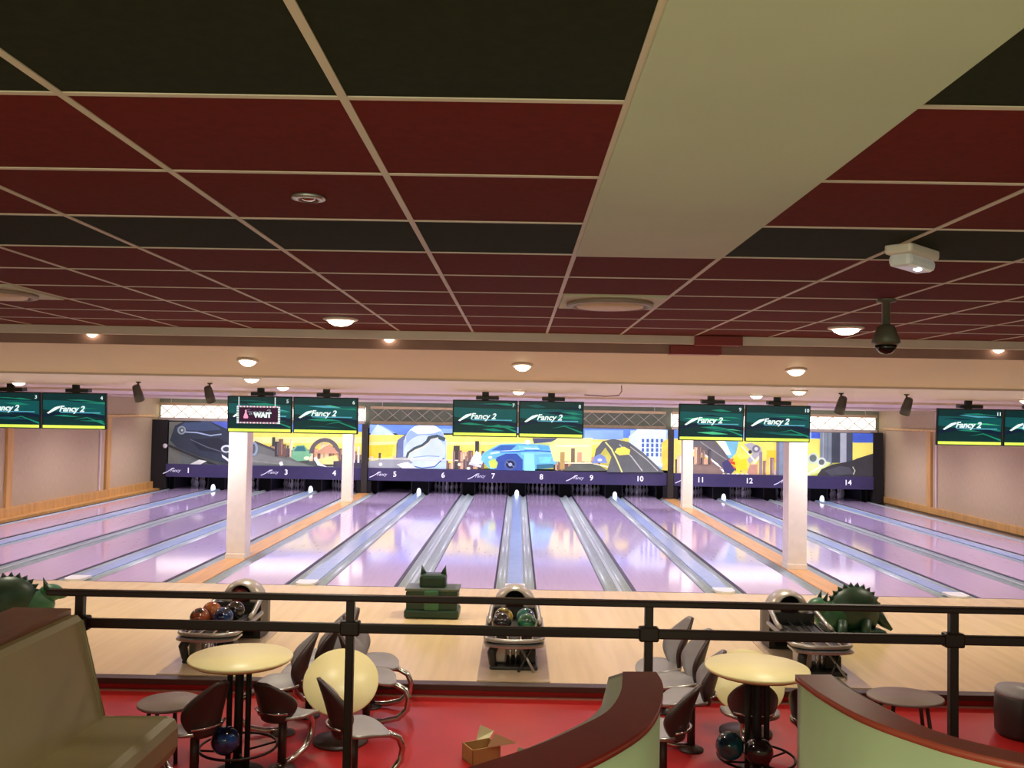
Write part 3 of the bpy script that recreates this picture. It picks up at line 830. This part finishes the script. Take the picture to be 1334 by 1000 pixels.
# ================================================================== RAILING
t = thing('railing', 'dark brown metal railing with two horizontal rails in front of the lanes', 'railing', (0, 3.9, PLAT_Z))
MB().span(-2.03, 3.6, -.022, .022, .878, .904, M_rail, .006).build('top_rail', t)
MB().span(-1.95, 3.6, -.016, .016, .742, .782, M_rail, .006).build('middle_rail', t)
for x in (-1.885, -.71, .58, 1.89, 3.1):
    MB().span(x - .018, x + .018, -.018, .018, 0, .884, M_rail, .004).build('post', t)
    MB().box((x, 0, .762), (.085, .05, .062), M_rail, .008).build('clamp', t)
    MB().lathe([(.06, 0), (.06, .008), (.03, .012)], M_rail, 16, Matrix.Translation((x, 0, 0))).build('foot_plate', t)

# ================================================================== BALL RETURNS AND BALLS
M_hood = mat('silver_hood', (190, 184, 178), .3, .35, var=.04)
M_body = mat('dark_return_body', (40, 36, 36), .42)
M_void = mat('black_void', (6, 6, 6), .9)
M_plate = mat('grey_base_plate', (186, 164, 140), .35, .1)
def ball_return(x, label):
    t = thing('ball_return', label, 'ball return', (x, 10.85, 0), group='ball returns on the approach')
    MB().span(-.38, .38, -1.5, .35, 0, .012, M_plate, .004).build('floor_plate', t)
    # hood: shell of revolution about the lane direction, open to the front
    def rings(mb, rr, m_, n=36):                     # (radius, y, centre height)
        vs = [(r_ * math.cos(q * 2 * PI / n), y_, c_ + r_ * math.sin(q * 2 * PI / n)) for r_, y_, c_ in rr for q in range(n)]
        return mb.add(vs, [[i * n + q, i * n + (q + 1) % n, (i + 1) * n + (q + 1) % n, (i + 1) * n + q] for i in range(len(rr) - 1) for q in range(n)], m_, True)
    hd = MB()
    rings(hd, [(.122, .09, .505), (.132, .06, .5), (.15, .055, .485), (.2, .07, .45), (.235, .1, .43), (.258, .18, .425), (.255, .3, .42), (.21, .43, .41), (.12, .53, .40), (.001, .56, .40)], M_hood)
    ho = hd.build('hood', t)
    op = MB(); rings(op, [(.1225, .092, .505), (.12, .24, .5), (.001, .25, .5)], M_void)
    op.build('opening', ho)
    bd = MB()
    pts = [(-.27, .0), (.27, .0), (.285, .25), (.26, .45), (.1, .56), (-.1, .56), (-.26, .45), (-.285, .25)]
    bd.prism(pts, .012, .44, M_body)
    bd.span(-.2, .2, -.02, .06, .05, .33, M_void)
    bd.build('body', t)
    # side arms sloping from the hood down to the rack
    for s in (-1, 1):
        MB().tube([(s * .25, .05, .50), (s * .27, -.12, .46), (s * .285, -.35, .40), (s * .29, -.55, .375)], [.03, .03, .028, .026], M_steel, 10).build('side_arm', t)
    # rack with rails
    rk = MB()
    def stad(hw, yf, yb, r, n=10):
        return ([(hw * math.cos(a), yf + r * math.sin(a)) for a in [PI + PI * i / n for i in range(n + 1)]] + [(hw, yb), (-hw, yb)])
    rk.prism(stad(.30, -1.05, 0.05, .12), .29, .312, M_body)
    rk.build('rack_tray', t)
    rim = [(px, py, .335) for px, py in stad(.31, -1.05, 0.0, .14, 14)[:-2]]
    MB().tube([(-.31, -.1, .345)] + rim + [(.31, -.1, .345)], .024, M_steel, 10).build('chrome_rim', t)
    MB().prism(stad(.325, -1.12, -.9, .13), .272, .296, M_steel).build('front_lip', t)
    for xx in (-.2, -.07, .07, .2):
        MB().tube([(xx, -1.12, .335), (xx, -.6, .34), (xx, 0, .36)], .011, M_chrome, 8).build('ball_rail', t)
    # machinery and legs below
    MB().span(-.24, -.08, -1.0, -.8, .05, .27, M_steel, .02).build('drive_box', t)
    MB().span(.06, .24, -1.0, -.75, .05, .2, M_body, .02).build('motor_box', t)
    for xx in (-.04, .02):
        MB().tube([(xx, -1.0, .012), (xx, -1.0, .29)], .014, M_chrome, 8).build('post', t)
    MB().tube([(-.2, -1.08, .29), (-.24, -1.14, .2), (-.23, -1.1, .08), (-.2, -1.02, .014)], [.05, .05, .04, .03], M_body, 10).build('front_leg', t)
    MB().tube([(.05, -1.05, .27), (.22, -1.2, .02)], .014, M_steel, 8).tube([(.2, -1.05, .27), (.05, -1.2, .02)], .014, M_body, 8).build('cross_brace', t)
    MB().span(-.26, .26, -1.12, -.62, .012, .05, M_body, .015).build('pedestal_base', t)
    return t
ball_return(-3.33, 'silver hooded ball return full of balls, left one of the three')
ball_return(0.0, 'silver hooded ball return with four balls, middle one of the three')
ball_return(3.33, 'silver hooded ball return with an empty rack, right one of the three')

def ball_mat(nm, a, b, sc=7):
    return mat('ball_' + nm, a, .12, rgb2=b, scale=sc, spec=.6, coat=.4)
BALLS = {'black': ball_mat('black', (20, 18, 22), (40, 36, 44)), 'brown': ball_mat('brown', (60, 30, 20), (150, 74, 44)), 'navy': ball_mat('navy', (16, 26, 60), (30, 70, 130)),
         'orange': ball_mat('orange', (170, 92, 40), (120, 40, 30)), 'yellow': ball_mat('yellow', (40, 34, 28), (206, 176, 52), 5), 'teal': ball_mat('teal', (20, 110, 96), (40, 60, 130), 6),
         'green': ball_mat('green', (14, 70, 50), (50, 130, 90), 6), 'maroon': ball_mat('maroon', (90, 26, 36), (150, 70, 60), 6), 'bluegreen': ball_mat('bluegreen', (10, 40, 60), (24, 100, 120), 5)}
def bowling_ball(kind, loc, label, group, rot=0.0, r=.108):
    t = thing('bowling_ball', label, 'bowling ball', (loc[0], loc[1], loc[2]), rot, group)
    MB().ball((0, 0, 0), r, BALLS[kind], seg=28, ring=18).build('shell', t)
    h = MB()
    for a, b in ((.25, .1), (-.05, .12), (.1, -.2)):
        d = Vector((math.sin(a), -.55, math.cos(a) * .8 + b)).normalized()
        Mx = Matrix.Translation(d * (r - .0005)) @ d.to_track_quat('Z', 'Y').to_matrix().to_4x4()
        h.lathe([(.0125, 0), (.0125, .0008), (1e-4, .0008)], M_void, 12, Mx)
    h.build('finger_holes', t)
zb = .463
LBx = -3.33
for k, dx, y, lb, rt in (('brown', -.14, 9.92, 'dark brown ball at the front left of the left ball return', .3), ('navy', .10, 9.98, 'navy blue ball at the front of the left ball return', 1.2),
                         ('orange', -.12, 10.25, 'orange and red marbled ball behind the front balls of the left ball return', 2.0), ('black', .13, 10.3, 'black ball beside the orange one on the left ball return', .5),
                         ('maroon', -.05, 11.02, 'reddish ball coming out of the hood of the left ball return', 1.0)):
    bowling_ball(k, (LBx + dx, y, zb if y < 10.9 else .50), lb, 'balls on the left ball return', rt)
for k, dx, y, lb, rt in (('black', -.14, 9.97, 'black ball at the front left of the middle ball return', .3), ('yellow', -.125, 10.24, 'black and yellow swirled ball on the middle ball return', 1.4),
                         ('green', .14, 9.97, 'green marbled ball at the front right of the middle ball return', 2.0), ('teal', .125, 10.24, 'teal marbled ball behind the green one on the middle ball return', .5)):
    bowling_ball(k, (dx, y, zb), lb, 'balls on the middle ball return', rt)

# ================================================================== DRAGON RAMPS
def dragon_front(x, y, rz, label):
    t = thing('dragon_ball_ramp', label, 'ball ramp', (x, y, 0), rz, 'green dragon ball ramps')
    MB().box((0, 0, .06), (.74, .44, .12), M_green, .03).build('base', t)
    b = MB().prism([(-.34, .1), (.34, .1), (.35, .34), (.31, .40), (-.31, .40), (-.35, .34)], -.2, .18, M_green, Matrix.Rotation(PI / 2, 4, 'X'))
    b.build('body', t)
    MB().span(-.36, .37, -.2, .2, .365, .40, mat('grey_green_lip', (84, 96, 84), .4), .01).build('shoulder_plate', t)
    h = MB().box((0, .02, .47), (.36, .28, .2), M_green, .045)
    hd = h.build('head', t)
    for s in (-1, 1):
        MB().cone((s * .13, .03, .53), (s * .165, .05, .68), .055, M_green, 8).build('ear', hd)
    MB().span(-.1, .1, -.24, -.19, .12, .38, M_green2, .02).build('chute', t)
def dragon_side(x, y, rz, label, s_=1.0):
    t = thing('dragon_ball_ramp', label, 'ball ramp', (x, y, 0), rz, 'green dragon ball ramps')
    MB().box((.05, 0, .05), (.84, .44, .1), M_green, .03).build('base', t)
    b = MB().ball((.12, 0, .33), (.34, .2, .30), M_green).ball((-.16, -.02, .24), (.26, .16, .2), M_green2).ball((.3, .02, .3), (.18, .18, .26), M_green)
    b.build('body', t)
    c = MB()
    for i in range(12):
        a = math.radians(165 - i * 14)
        p = Vector((.12 + .33 * math.cos(a), 0, .34 + .28 * math.sin(a)))
        n = Vector((math.cos(a), 0, math.sin(a)))
        c.cone(p - n * .02, p + n * .06, .05, M_green, 6)
    c.build('spine_crest', t)
    h = MB().ball((-.36, -.02, .38), (.15, .12, .11), M_green2).ball((-.47, -.03, .35), (.1, .09, .06), M_green2)
    hd = h.build('head', t)
    for q in (-1, 1): MB().cone((-.31, q * .07, .45), (-.27, q * .09, .57), .035, M_green, 8).build('ear', hd)
    MB().tube([(.4, -.02, .3), (.52, -.04, .16), (.6, -.1, .08)], [.1, .06, .02], M_green, 10).build('tail', t)
    for q in (-.12, .2): MB().tube([(q, -.16, .2), (q - .04, -.24, .1), (q - .08, -.28, .03)], [.08, .06, .05], M_green, 10).build('foot', t)
dragon_front(-1.12, 12.3, 0, 'green dragon ball ramp seen from the front, left of the middle ball return')
dragon_side(4.25, 11.65, .15, 'green dragon ball ramp with a spiky back behind the right ball return')
dragon_side(-6.25, 11.3, PI + .5, 'green dragon ball ramp partly hidden at the left edge behind the sofa')

# ================================================================== SEATING
def grid_shell(mb, front, n, k, thick, m_front, m_back):
    """front(u,v)->(point, outward unit normal toward the sitter); closed thin shell"""
    P, Q = [], []
    for j in range(k + 1):
        for i in range(n + 1):
            p, nn = front(i / n * 2 - 1, j / k)
            P.append(Vector(p)); Q.append(Vector(p) - Vector(nn) * thick)
    N = n + 1
    quads = [[j * N + i, j * N + i + 1, (j + 1) * N + i + 1, (j + 1) * N + i] for j in range(k) for i in range(n)]
    mb.add(P, quads, m_front, True)
    mb.add(Q, [q[::-1] for q in quads], m_back, True)
    loop = [i for i in range(N)] + [j * N + n for j in range(1, k + 1)] + [k * N + i for i in range(n - 1, -1, -1)] + [j * N for j in range(k - 1, 0, -1)]
    R_ = [P[i] for i in loop]; S_ = [Q[i] for i in loop]; L_ = len(loop)
    mb.add(R_ + S_, [[L_ + i, L_ + (i + 1) % L_, (i + 1) % L_, i] for i in range(L_)], m_back, True)
    return mb

def make_chair(label, loc, rz, dark=True, bh=.47):
    t = thing('shell_chair', label, 'chair', loc, rz, 'grey shell chairs')
    mb_ = M_dark if dark else M_greys
    # seat: shallow oval pan, front toward +y
    def seat(u, v):
        a = v * 2 - 1
        w = .225 * math.sqrt(max(0.0, 1 - abs(a) ** 2.6)) + .015
        x = u * w; y = a * .215
        z = .43 + .035 * (abs(x) / .225) ** 2 + (.03 * a * a if a < 0 else -.03 * a * a)
        return (x, y, z), (0, 0, 1)
    grid_shell(MB(), seat, 10, 14, .028, M_greys, M_steel).build('seat', t)
    # backrest: tall pointed shell, concave to the sitter, dark outside
    def back(u, v):
        w = .025 + .165 * (math.sin(PI * min(1, v * .86 + .12)) ** .8)
        x = u * w; z = .42 + v * bh
        y = -.20 - .10 * v - .03 * v * v + .13 * (abs(x) / .19) ** 2
        nn = Vector((-x * 3.0, 1, .2)).normalized()
        return (x, y, z), nn
    grid_shell(MB(), back, 10, 16, .03, M_greys, mb_).build('backrest', t)
    MB().tube([(-.16, -.205, .50), (-.08, -.262, .50), (0, -.272, .50), (.08, -.262, .50), (.16, -.205, .50)], .010, M_chrome, 8).build('back_bar', t)
    MB().tube([(0, .08, .392), (0, .22, .372), (0, .30, .33), (0, .335, .25), (0, .32, .15), (0, .24, .07), (0, .1, .035), (0, -.1, .03)],
              [.024, .026, .028, .028, .028, .028, .026, .024], M_chrome, 12).build('curved_leg', t)
    MB().lathe([(.11, 0), (.11, .012), (.05, .03), (.03, .045)], M_dark, 24, Matrix.Translation((0, -.06, 0))).build('foot_disc', t)
    MB().tube([(0, -.06, .03), (0, -.06, .405)], .035, M_dark, 12).build('stem', t)
    return t
def face(dx, dy): return math.atan2(-dx, dy)           # rotation so that +y looks along (dx,dy)

fz = RED_Z
make_chair('shell chair with a dark back in front of the left round table', (-2.49, 6.97, fz), face(-.85, .5), True, .43)
make_chair('shell chair with a dark back in front of the tilted round tabletop at left', (-1.17, 7.02, fz), face(.9, .42), True, .44)
make_chair('dark shell chair tucked in at the right side of the left round table', (-1.84, 7.38, fz), face(.4, .9), True, .34)
make_chair('grey shell chair just right of the left round tabletop, facing left', (-2.12, 8.1, fz), face(-1, -.25), True)
make_chair('grey shell chair behind the tilted tabletop at left, second from its left, facing left', (-2.0, 8.57, fz), face(-1, -.15), True)
make_chair('grey shell chair farthest back in the left group, nearest the railing post', (-1.88, 9.02, fz), face(-.75, -.65), True)
make_chair('grey shell chair right of the tilted tabletop at left, leaning back, nearer one', (-1.3, 8.38, fz), face(1, -.05), True)
make_chair('grey shell chair right of the tilted tabletop at left, farther one', (-1.34, 8.88, fz), face(1, -.05), True)
make_chair('shell chair with a dark back beside the end of the curved booth wall', (1.12, 7.1, fz), face(-.85, .4), True, .42)
make_chair('grey shell chair farthest back in the right group, its seat beside the railing post', (1.42, 8.9, fz), face(-1, -.2), True, .5)
make_chair('grey shell chair left of the right round tabletop, second from the back', (1.50, 8.44, fz), face(-1, -.1), True, .5)
make_chair('grey shell chair left of the right round tabletop, nearest the tabletop', (1.50, 7.93, fz), face(-.95, .1), True, .45)
make_chair('dark shell chair behind the right pedestal table, beside the right booth wall', (2.5, 7.35, fz), face(.7, .7), True, .36)

make_chair('dark shell chair directly behind the posts of the right round table', (1.98, 7.58, fz), face(.1, 1), True, .38)

def round_table(x, y, label, kinds, ball_labels):
    t = thing('round_table', label, 'table', (x, y, fz), 0, 'round cream tables')
    h = .93
    MB().lathe([(.385, h - .032), (.402, h - .026), (.408, h - .012), (.402, h), (1e-4, h + .0005)], M_cream, 48).build('tabletop', t)
    MB().lathe([(.385, h - .031), (.37, h - .045), (1e-4, h - .045)], mat('tan_edge', (150, 120, 80), .5), 48).build('underside', t)
    for a in (-1, 0, 1):
        MB().tube([(a * .075, -.02, .02), (a * .075, -.02, h - .045)], .022 if a else .034, M_black, 10).build('post', t)
    MB().lathe([(.2, 0), (.2, .02), (.06, .05), (.05, .12)], M_black, 28).build('base', t)
    ring = [(.30 * math.cos(q * PI / 16), .30 * math.sin(q * PI / 16), .22) for q in range(32)]
    rg = MB().tube(ring, .011, M_rail, 8, closed=True).build('ball_ring', t)
    sp = MB()
    for q in range(4):
        a = q * PI / 2 + .4
        sp.tube([(.05 * math.cos(a), .05 * math.sin(a), .18), (.30 * math.cos(a), .30 * math.sin(a), .22)], .009, M_rail, 6)
    sp.build('ring_spokes', rg)
round_table(-2.18, 7.2, 'cream round table standing on a dark pedestal at left', None, None)
round_table(1.935, 7.2, 'cream round table on three dark posts at right, beside the booth wall', None, None)
bowling_ball('navy', (-2.22, 6.99, fz + .337), 'navy blue ball resting on the ring under the left round table', 'balls under the tables', .6)
bowling_ball('bluegreen', (1.70, 7.1, fz + .337), 'blue green ball on the ring under the right round table', 'balls under the tables', .8)
bowling_ball('black', (1.90, 6.99, fz + .337), 'black ball on the ring under the right round table', 'balls under the tables', .2)

def tilt_table(x, y, z, r, tilt, rz, label):
    t = thing('tilted_table', label, 'table', (x, y, fz), rz, 'tilted cream tables')
    Rt = Matrix.Translation((0, 0, z)) @ Matrix.Rotation(tilt, 4, 'X')
    MB().lathe([(r * .96, -.03), (r * .99, -.024), (r, -.012), (r * .985, 0), (1e-4, .0005)], M_cream, 44, Rt).build('tabletop', t)
    MB().tube([(0, .1, .03), (0, .1, z - .05)], .04, M_dark, 12).tube([(0, .1, z - .06), (0, .02, z - .03)], .03, M_dark, 10).build('pedestal', t)
    MB().lathe([(.24, 0), (.24, .02), (.06, .05)], M_dark, 28, Matrix.Translation((0, .1, 0))).build('base', t)
tilt_table(-1.50, 7.85, .555, .325, math.radians(43), .12, 'cream round tabletop tipped up toward the camera behind the dark chair at left')
tilt_table(2.14, 8.27, .50, .33, math.radians(46), -.1, 'cream round tabletop tipped up behind the posts of the right round table')

M_stooltop = mat('grey_brown_top', (128, 112, 108), .45)
def oval_stool(x, y, rx, ry, h, label):
    t = thing('low_table', label, 'low table', (x, y, fz), 0, 'grey oval low tables')
    Mx = Matrix.Diagonal((rx, ry, 1, 1))
    MB().lathe([(.95, h - .03), (1.0, h - .02), (1.0, h - .006), (.97, h), (1e-4, h)], M_stooltop, 40, Mx).build('top', t)
    for a in (.6, 2.5, 3.9, 5.4):
        MB().tube([(rx * .62 * math.cos(a), ry * .62 * math.sin(a), h - .02), (rx * .85 * math.cos(a), ry * .85 * math.sin(a), 0)], .018, M_dark, 8).build('leg', t)
oval_stool(-2.88, 7.55, .25, .26, .45, 'low grey round table between the beige sofa and the left round table')
oval_stool(3.5, 8.1, .33, .27, .45, 'low grey oval table on legs behind the right booth wall')
def pouf(x, y, r, h, label):
    t = thing('barrel_stool', label, 'stool', (x, y, fz), 0, 'dark barrel stools with grey tops')
    MB().lathe([(r * .9, 0), (r, .04), (r * 1.02, h * .5), (r, h - .07), (r * .97, h - .06)], mat('dark_barrel', (52, 40, 42), .45), 28).build('drum', t)
    MB().lathe([(r * .97, h - .065), (r * .99, h - .03), (r * .9, h), (1e-4, h + .012)], M_greys, 28).build('cushion', t)
pouf(4.72, 8.45, .215, .44, 'dark barrel stool with a grey top behind the right railing post')
pouf(4.60, 7.75, .19, .5, 'dark barrel stool at the right edge in front of the other one')

# small open cardboard box on the red floor
t = thing('cardboard_box', 'small open cardboard box with raised pale flaps beside the left curved booth', 'box', (-.26, 7.6, fz), .5)
M_card, M_cardp = mat('brown_card', (170, 126, 76), .7), mat('pale_card', (214, 206, 166), .6)
bx = MB().span(-.13, .13, -.1, -.09, 0, .13, M_card).span(-.13, .13, .09, .1, 0, .13, M_card).span(-.13, -.12, -.1, .1, 0, .13, M_card).span(.12, .13, -.1, .1, 0, .13, M_card).span(-.13, .13, -.1, .1, 0, .008, M_card)
bx.build('carton', t)
fl = MB(); fl.add([(.0, -.1, .13), (.13, -.1, .13), (.26, -.16, .15), (.06, -.13, .25), (.0, .1, .13), (.13, .1, .13), (.2, .16, .16), (.05, .13, .24)], [[0, 1, 2, 3], [4, 7, 6, 5]], M_cardp)
fl.build('flap', t)

# ================================================================== BOOTHS ON THE UPPER LEVEL
def smooth(pts, n=4):
    out = []
    for i in range(len(pts) - 1):
        p0, p1, p2, p3 = [Vector(pts[max(0, min(len(pts) - 1, i + k))] + (0,)) for k in (-1, 0, 1, 2)]
        for q in range(n):
            s = q / n
            out.append((.5 * ((2 * p1) + (p2 - p0) * s + (2 * p0 - 5 * p1 + 4 * p2 - p3) * s * s + (3 * p1 - p0 - 3 * p2 + p3) * s ** 3))[:2])
    out.append(tuple(pts[-1])); return out
def ribbon(mb, A, B, z0, z1, m, side_m=None):
    """solid between two matching plan curves A and B"""
    n = len(A); vs = []
    for (a, b) in zip(A, B):
        vs += [(a[0], a[1], z0), (b[0], b[1], z0), (b[0], b[1], z1), (a[0], a[1], z1)]
    for i in range(n - 1):
        o, p = i * 4, i * 4 + 4
        mb.add(vs, [[o, p, p + 1, o + 1]], m); mb.add(vs, [[o + 3, o + 2, p + 2, p + 3]], m)
        mb.add(vs, [[o + 1, p + 1, p + 2, o + 2], [o, o + 3, p + 3, p]], side_m or m, True)
    mb.add(vs, [[0, 1, 2, 3], [(n - 1) * 4 + 3, (n - 1) * 4 + 2, (n - 1) * 4 + 1, (n - 1) * 4]], side_m or m)
    return mb
def resample(P, n):
    L = [0]
    for a, b in zip(P, P[1:]): L.append(L[-1] + math.dist(a, b))
    out = []
    for k in range(n):
        s = L[-1] * k / (n - 1); i = 0
        while i < len(L) - 2 and L[i + 1] < s: i += 1
        u = (s - L[i]) / max(1e-9, L[i + 1] - L[i])
        out.append((P[i][0] + (P[i + 1][0] - P[i][0]) * u, P[i][1] + (P[i + 1][1] - P[i][1]) * u))
    return out
def offset(P, d):
    out = []
    for i in range(len(P)):
        a, b = P[max(0, i - 1)], P[min(len(P) - 1, i + 1)]
        l = math.dist(a, b); out.append((P[i][0] - (b[1] - a[1]) / l * d, P[i][1] + (b[0] - a[0]) / l * d))
    return out
TOPZ = 1.87
inner = resample(smooth([(.384, 3.188), (.352, 2.96), (.292, 2.77), (.206, 2.64), (.086, 2.49), (-.022, 2.385), (-.20, 2.235), (-.42, 2.10), (-.7, 2.0)]), 40)
outer = resample(smooth([(.504, 3.195), (.503, 3.04), (.46, 2.83), (.398, 2.651), (.31, 2.503), (.184, 2.344), (.02, 2.18), (-.25, 2.0), (-.64, 1.84)]), 40)
t = thing('curved_booth', 'curved cream booth with a dark red cap, left of the gap in the middle', 'booth', (0, 0, PLAT_Z), 0, 'curved booths with red caps')
z_ = PLAT_Z
ribbon(MB(), outer, inner, TOPZ - .022 - z_, TOPZ - z_, M_booth_red).build('top_cap', t)
o2 = [(a[0] * .93 + b[0] * .07, a[1] * .93 + b[1] * .07) for a, b in zip(outer, inner)]
i2 = [(a[0] * .5 + b[0] * .5, a[1] * .5 + b[1] * .5) for a, b in zip(outer, inner)]
ribbon(MB(), o2, i2, 0, TOPZ - .022 - z_, M_booth).build('wall_panel', t)
bk0 = inner; bk1 = offset(inner, .0)
cush_t = [(p[0] - .045, p[1] + .035) for p in inner]
cb = MB(); n = len(inner); vs = []
for a, c_ in zip(inner, cush_t):
    vs += [(a[0], a[1], .36), (a[0] - .12, a[1] + .11, .40), (c_[0], c_[1], TOPZ - .03 - z_), (a[0], a[1], TOPZ - .004 - z_)]
for i in range(n - 1):
    o, p = 4 * i, 4 * i + 4
    cb.add(vs, [[o, o + 1, p + 1, p], [o + 1, o + 2, p + 2, p + 1], [o + 2, o + 3, p + 3, p + 2]], M_booth, True)
cb.add(vs, [[3, 2, 1, 0], [4 * n - 4, 4 * n - 3, 4 * n - 2, 4 * n - 1]], M_booth)
cb.build('back_cushion', t)
ribbon(MB(), inner, [(p[0] - .36, p[1] + .30) for p in inner], 0.08, .42, M_booth).build('seat', t)

lo = resample(smooth([(.993, 3.194), (1.008, 3.015), (1.043, 2.831), (1.088, 2.709), (1.157, 2.598), (1.227, 2.508), (1.353, 2.407), (1.55, 2.30), (1.85, 2.20)]), 40)
hi = resample(smooth([(1.123, 3.203), (1.125, 3.064), (1.156, 2.879), (1.206, 2.709), (1.265, 2.60), (1.397, 2.484), (1.58, 2.385), (1.88, 2.29)]), 40)
t = thing('curved_booth', 'curved cream booth with a brown red cap, right of the gap in the middle', 'booth', (0, 0, PLAT_Z), 0, 'curved booths with red caps')
ribbon(MB(), hi, lo, TOPZ - .022 - z_, TOPZ - z_, mat('brown_red_cap', (172, 74, 58), .32)).build('top_cap', t)
l2 = [(a[0] * .93 + b[0] * .07, a[1] * .93 + b[1] * .07) for a, b in zip(lo, hi)]
h2 = [(a[0] * .4 + b[0] * .6, a[1] * .4 + b[1] * .6) for a, b in zip(lo, hi)]
ribbon(MB(), h2, l2, 0, TOPZ - .022 - z_, M_booth).build('wall_panel', t)
cb = MB(); vs = []
for a in hi:
    vs += [(a[0], a[1], .36), (a[0] + .12, a[1] + .11, .40), (a[0] + .038, a[1] + .03, TOPZ - .02 - z_), (a[0], a[1], TOPZ - .003 - z_)]
n = len(hi)
for i in range(n - 1):
    o, p = 4 * i, 4 * i + 4
    cb.add(vs, [[p, p + 1, o + 1, o], [p + 1, p + 2, o + 2, o + 1], [p + 2, p + 3, o + 3, o + 2]], M_booth, True)
cb.add(vs, [[0, 1, 2, 3], [4 * n - 1, 4 * n - 2, 4 * n - 3, 4 * n - 4]], M_booth)
cb.build('back_cushion', t)
ribbon(MB(), [(p[0] + .36, p[1] + .28) for p in hi], hi, 0.08, .42, M_booth).build('seat', t)

# beige banquette at the left edge
t = thing('banquette_sofa', 'beige vinyl banquette with a brown wooden ledge at the left edge', 'sofa', (-1.78, 3.66, PLAT_Z), 0)
def profile_solid(pts, y0, y1, m, bev_m=None):          # pts in (x,z)
    n = len(pts); mb = MB()
    vs = [(x, y0, z) for x, z in pts] + [(x, y1, z) for x, z in pts]
    mb.add(vs, [list(range(n)), list(range(n, 2 * n))[::-1]], m)
    mb.add(vs, [[i, n + i, n + (i + 1) % n, (i + 1) % n] for i in range(n)], m)
    return mb
L0 = -2.6
profile_solid([(-.06, .36), (.14, .40), (.12, .46), (.02, .83), (.0, .85), (-.04, .85), (-.06, .83)], L0, 0, M_sofa).build('back_cushion', t)
profile_solid([(-.02, .30), (.41, .30), (.425, .34), (.425, .41), (.41, .44), (.38, .452), (-.02, .445)], L0, 0, M_sofa).build('seat_cushion', t)
MB().span(-.24, .38, L0, -.02, 0, .30, M_dark, .005).build('plinth', t)
MB().span(-.24, -.06, L0, 0, .0, .83, M_sofa, .004).build('back_panel', t)
MB().span(-.27, -.03, L0 - .01, .01, .845, .875, M_ledge, .004).build('ledge', t)
for y in (-.02, -1.0, -1.9):
    st = MB()
    st.tube([(.13, y, .455), (.075, y, .66), (.028, y, .835)], .006, mat('tan_seam', (140, 118, 84), .5), 6)
    st.tube([(.0, y, .433), (.2, y, .449), (.38, y, .453), (.424, y, .40)], .005, mat('tan_seam', (140, 118, 84), .5), 6)
    st.build('seam', t)

# ================================================================== LIGHT
def lamp(kind, name, loc, energy, rgb, rot=(0, 0, 0), **kw):
    l = bpy.data.lights.new(name, kind); l.energy = energy
    c = lin(rgb); l.color = c[:3]
    for k, v in kw.items(): setattr(l, k, v)
    o = bpy.data.objects.new(name, l); C.objects.link(o); o.location = loc; o.rotation_euler = rot
    return o
WARM, LAV, COOL = (255, 246, 220), (236, 230, 255), (240, 244, 255)
SP = dict(spot_size=math.radians(150), spot_blend=1.0, shadow_soft_size=.12)
for x in (-1.28, 2.32): lamp('SPOT', 'downlight_lamp', (x, 6.36, 3.30), 130, WARM, **SP)
for x in (-2.42, .03, 2.46): lamp('SPOT', 'bulkhead_lamp', (x, 7.95, 3.08), 80, WARM, **SP)
for x in (-6.85, -3.22, 0, 3.24, 6.9): lamp('SPOT', 'approach_lamp', (x, 12.2, 2.97), 230, WARM, **SP)
for y, e, c in ((16.0, 330, LAV), (20.0, 345, LAV), (24.0, 380, LAV), (28.0, 430, LAV)):
    for x in (-10.3, -5.9, -2, 2, 5.9, 10.3):
        lamp('SPOT', 'lane_lamp', (x, y, 3.0), e, c, **SP)
for x in (-SX, SX):  # added spots without fixtures, aimed at the columns to whiten them
    lamp('SPOT', 'column_fill', (x, 25.4, 3.0), 260, (255, 250, 238), (math.radians(48), 0, 0), spot_size=math.radians(70), spot_blend=.8, shadow_soft_size=.1)
    lamp('SPOT', 'column_fill', (x, 14.9, 2.9), 30, (255, 250, 238), (math.radians(48), 0, 0), spot_size=math.radians(70), spot_blend=.8, shadow_soft_size=.1)
# strip lamps: mask washers and pit lights
lamp('AREA', 'mask_washer', (0, 29.3, 2.9), 120, COOL, (math.radians(55), 0, 0), shape='RECTANGLE', size=24, size_y=.1)
lamp('AREA', 'pit_strip', (0, 30.95, .72), 14, (200, 200, 255), (math.radians(25), 0, 0), shape='RECTANGLE', size=24, size_y=.05)
# concourse lamp above and behind the viewer, then two added upward fills
lamp('AREA', 'concourse_lamp', (-.8, -1.4, 3.30), 170, (240, 255, 214), (math.radians(25), 0, 0), shape='RECTANGLE', size=3, size_y=1.2)
lamp('AREA', 'upward_fill', (0, 9.5, .8), 95, (242, 255, 232), (PI, 0, 0), shape='RECTANGLE', size=18, size_y=3)  # added fill without a fixture, brightens bulkhead and ceiling from below
lamp('AREA', 'ceiling_fill', (-.2, .9, 1.25), 27, (206, 255, 196), (PI, 0, 0), shape='RECTANGLE', size=5, size_y=2)  # added greenish fill below the view, offsets the red cast on the ceiling
w = bpy.data.worlds.new('hall_air'); scene.world = w; w.use_nodes = True
w.node_tree.nodes['Background'].inputs['Color'].default_value = lin((236, 248, 212))
w.node_tree.nodes['Background'].inputs['Strength'].default_value = 1.0
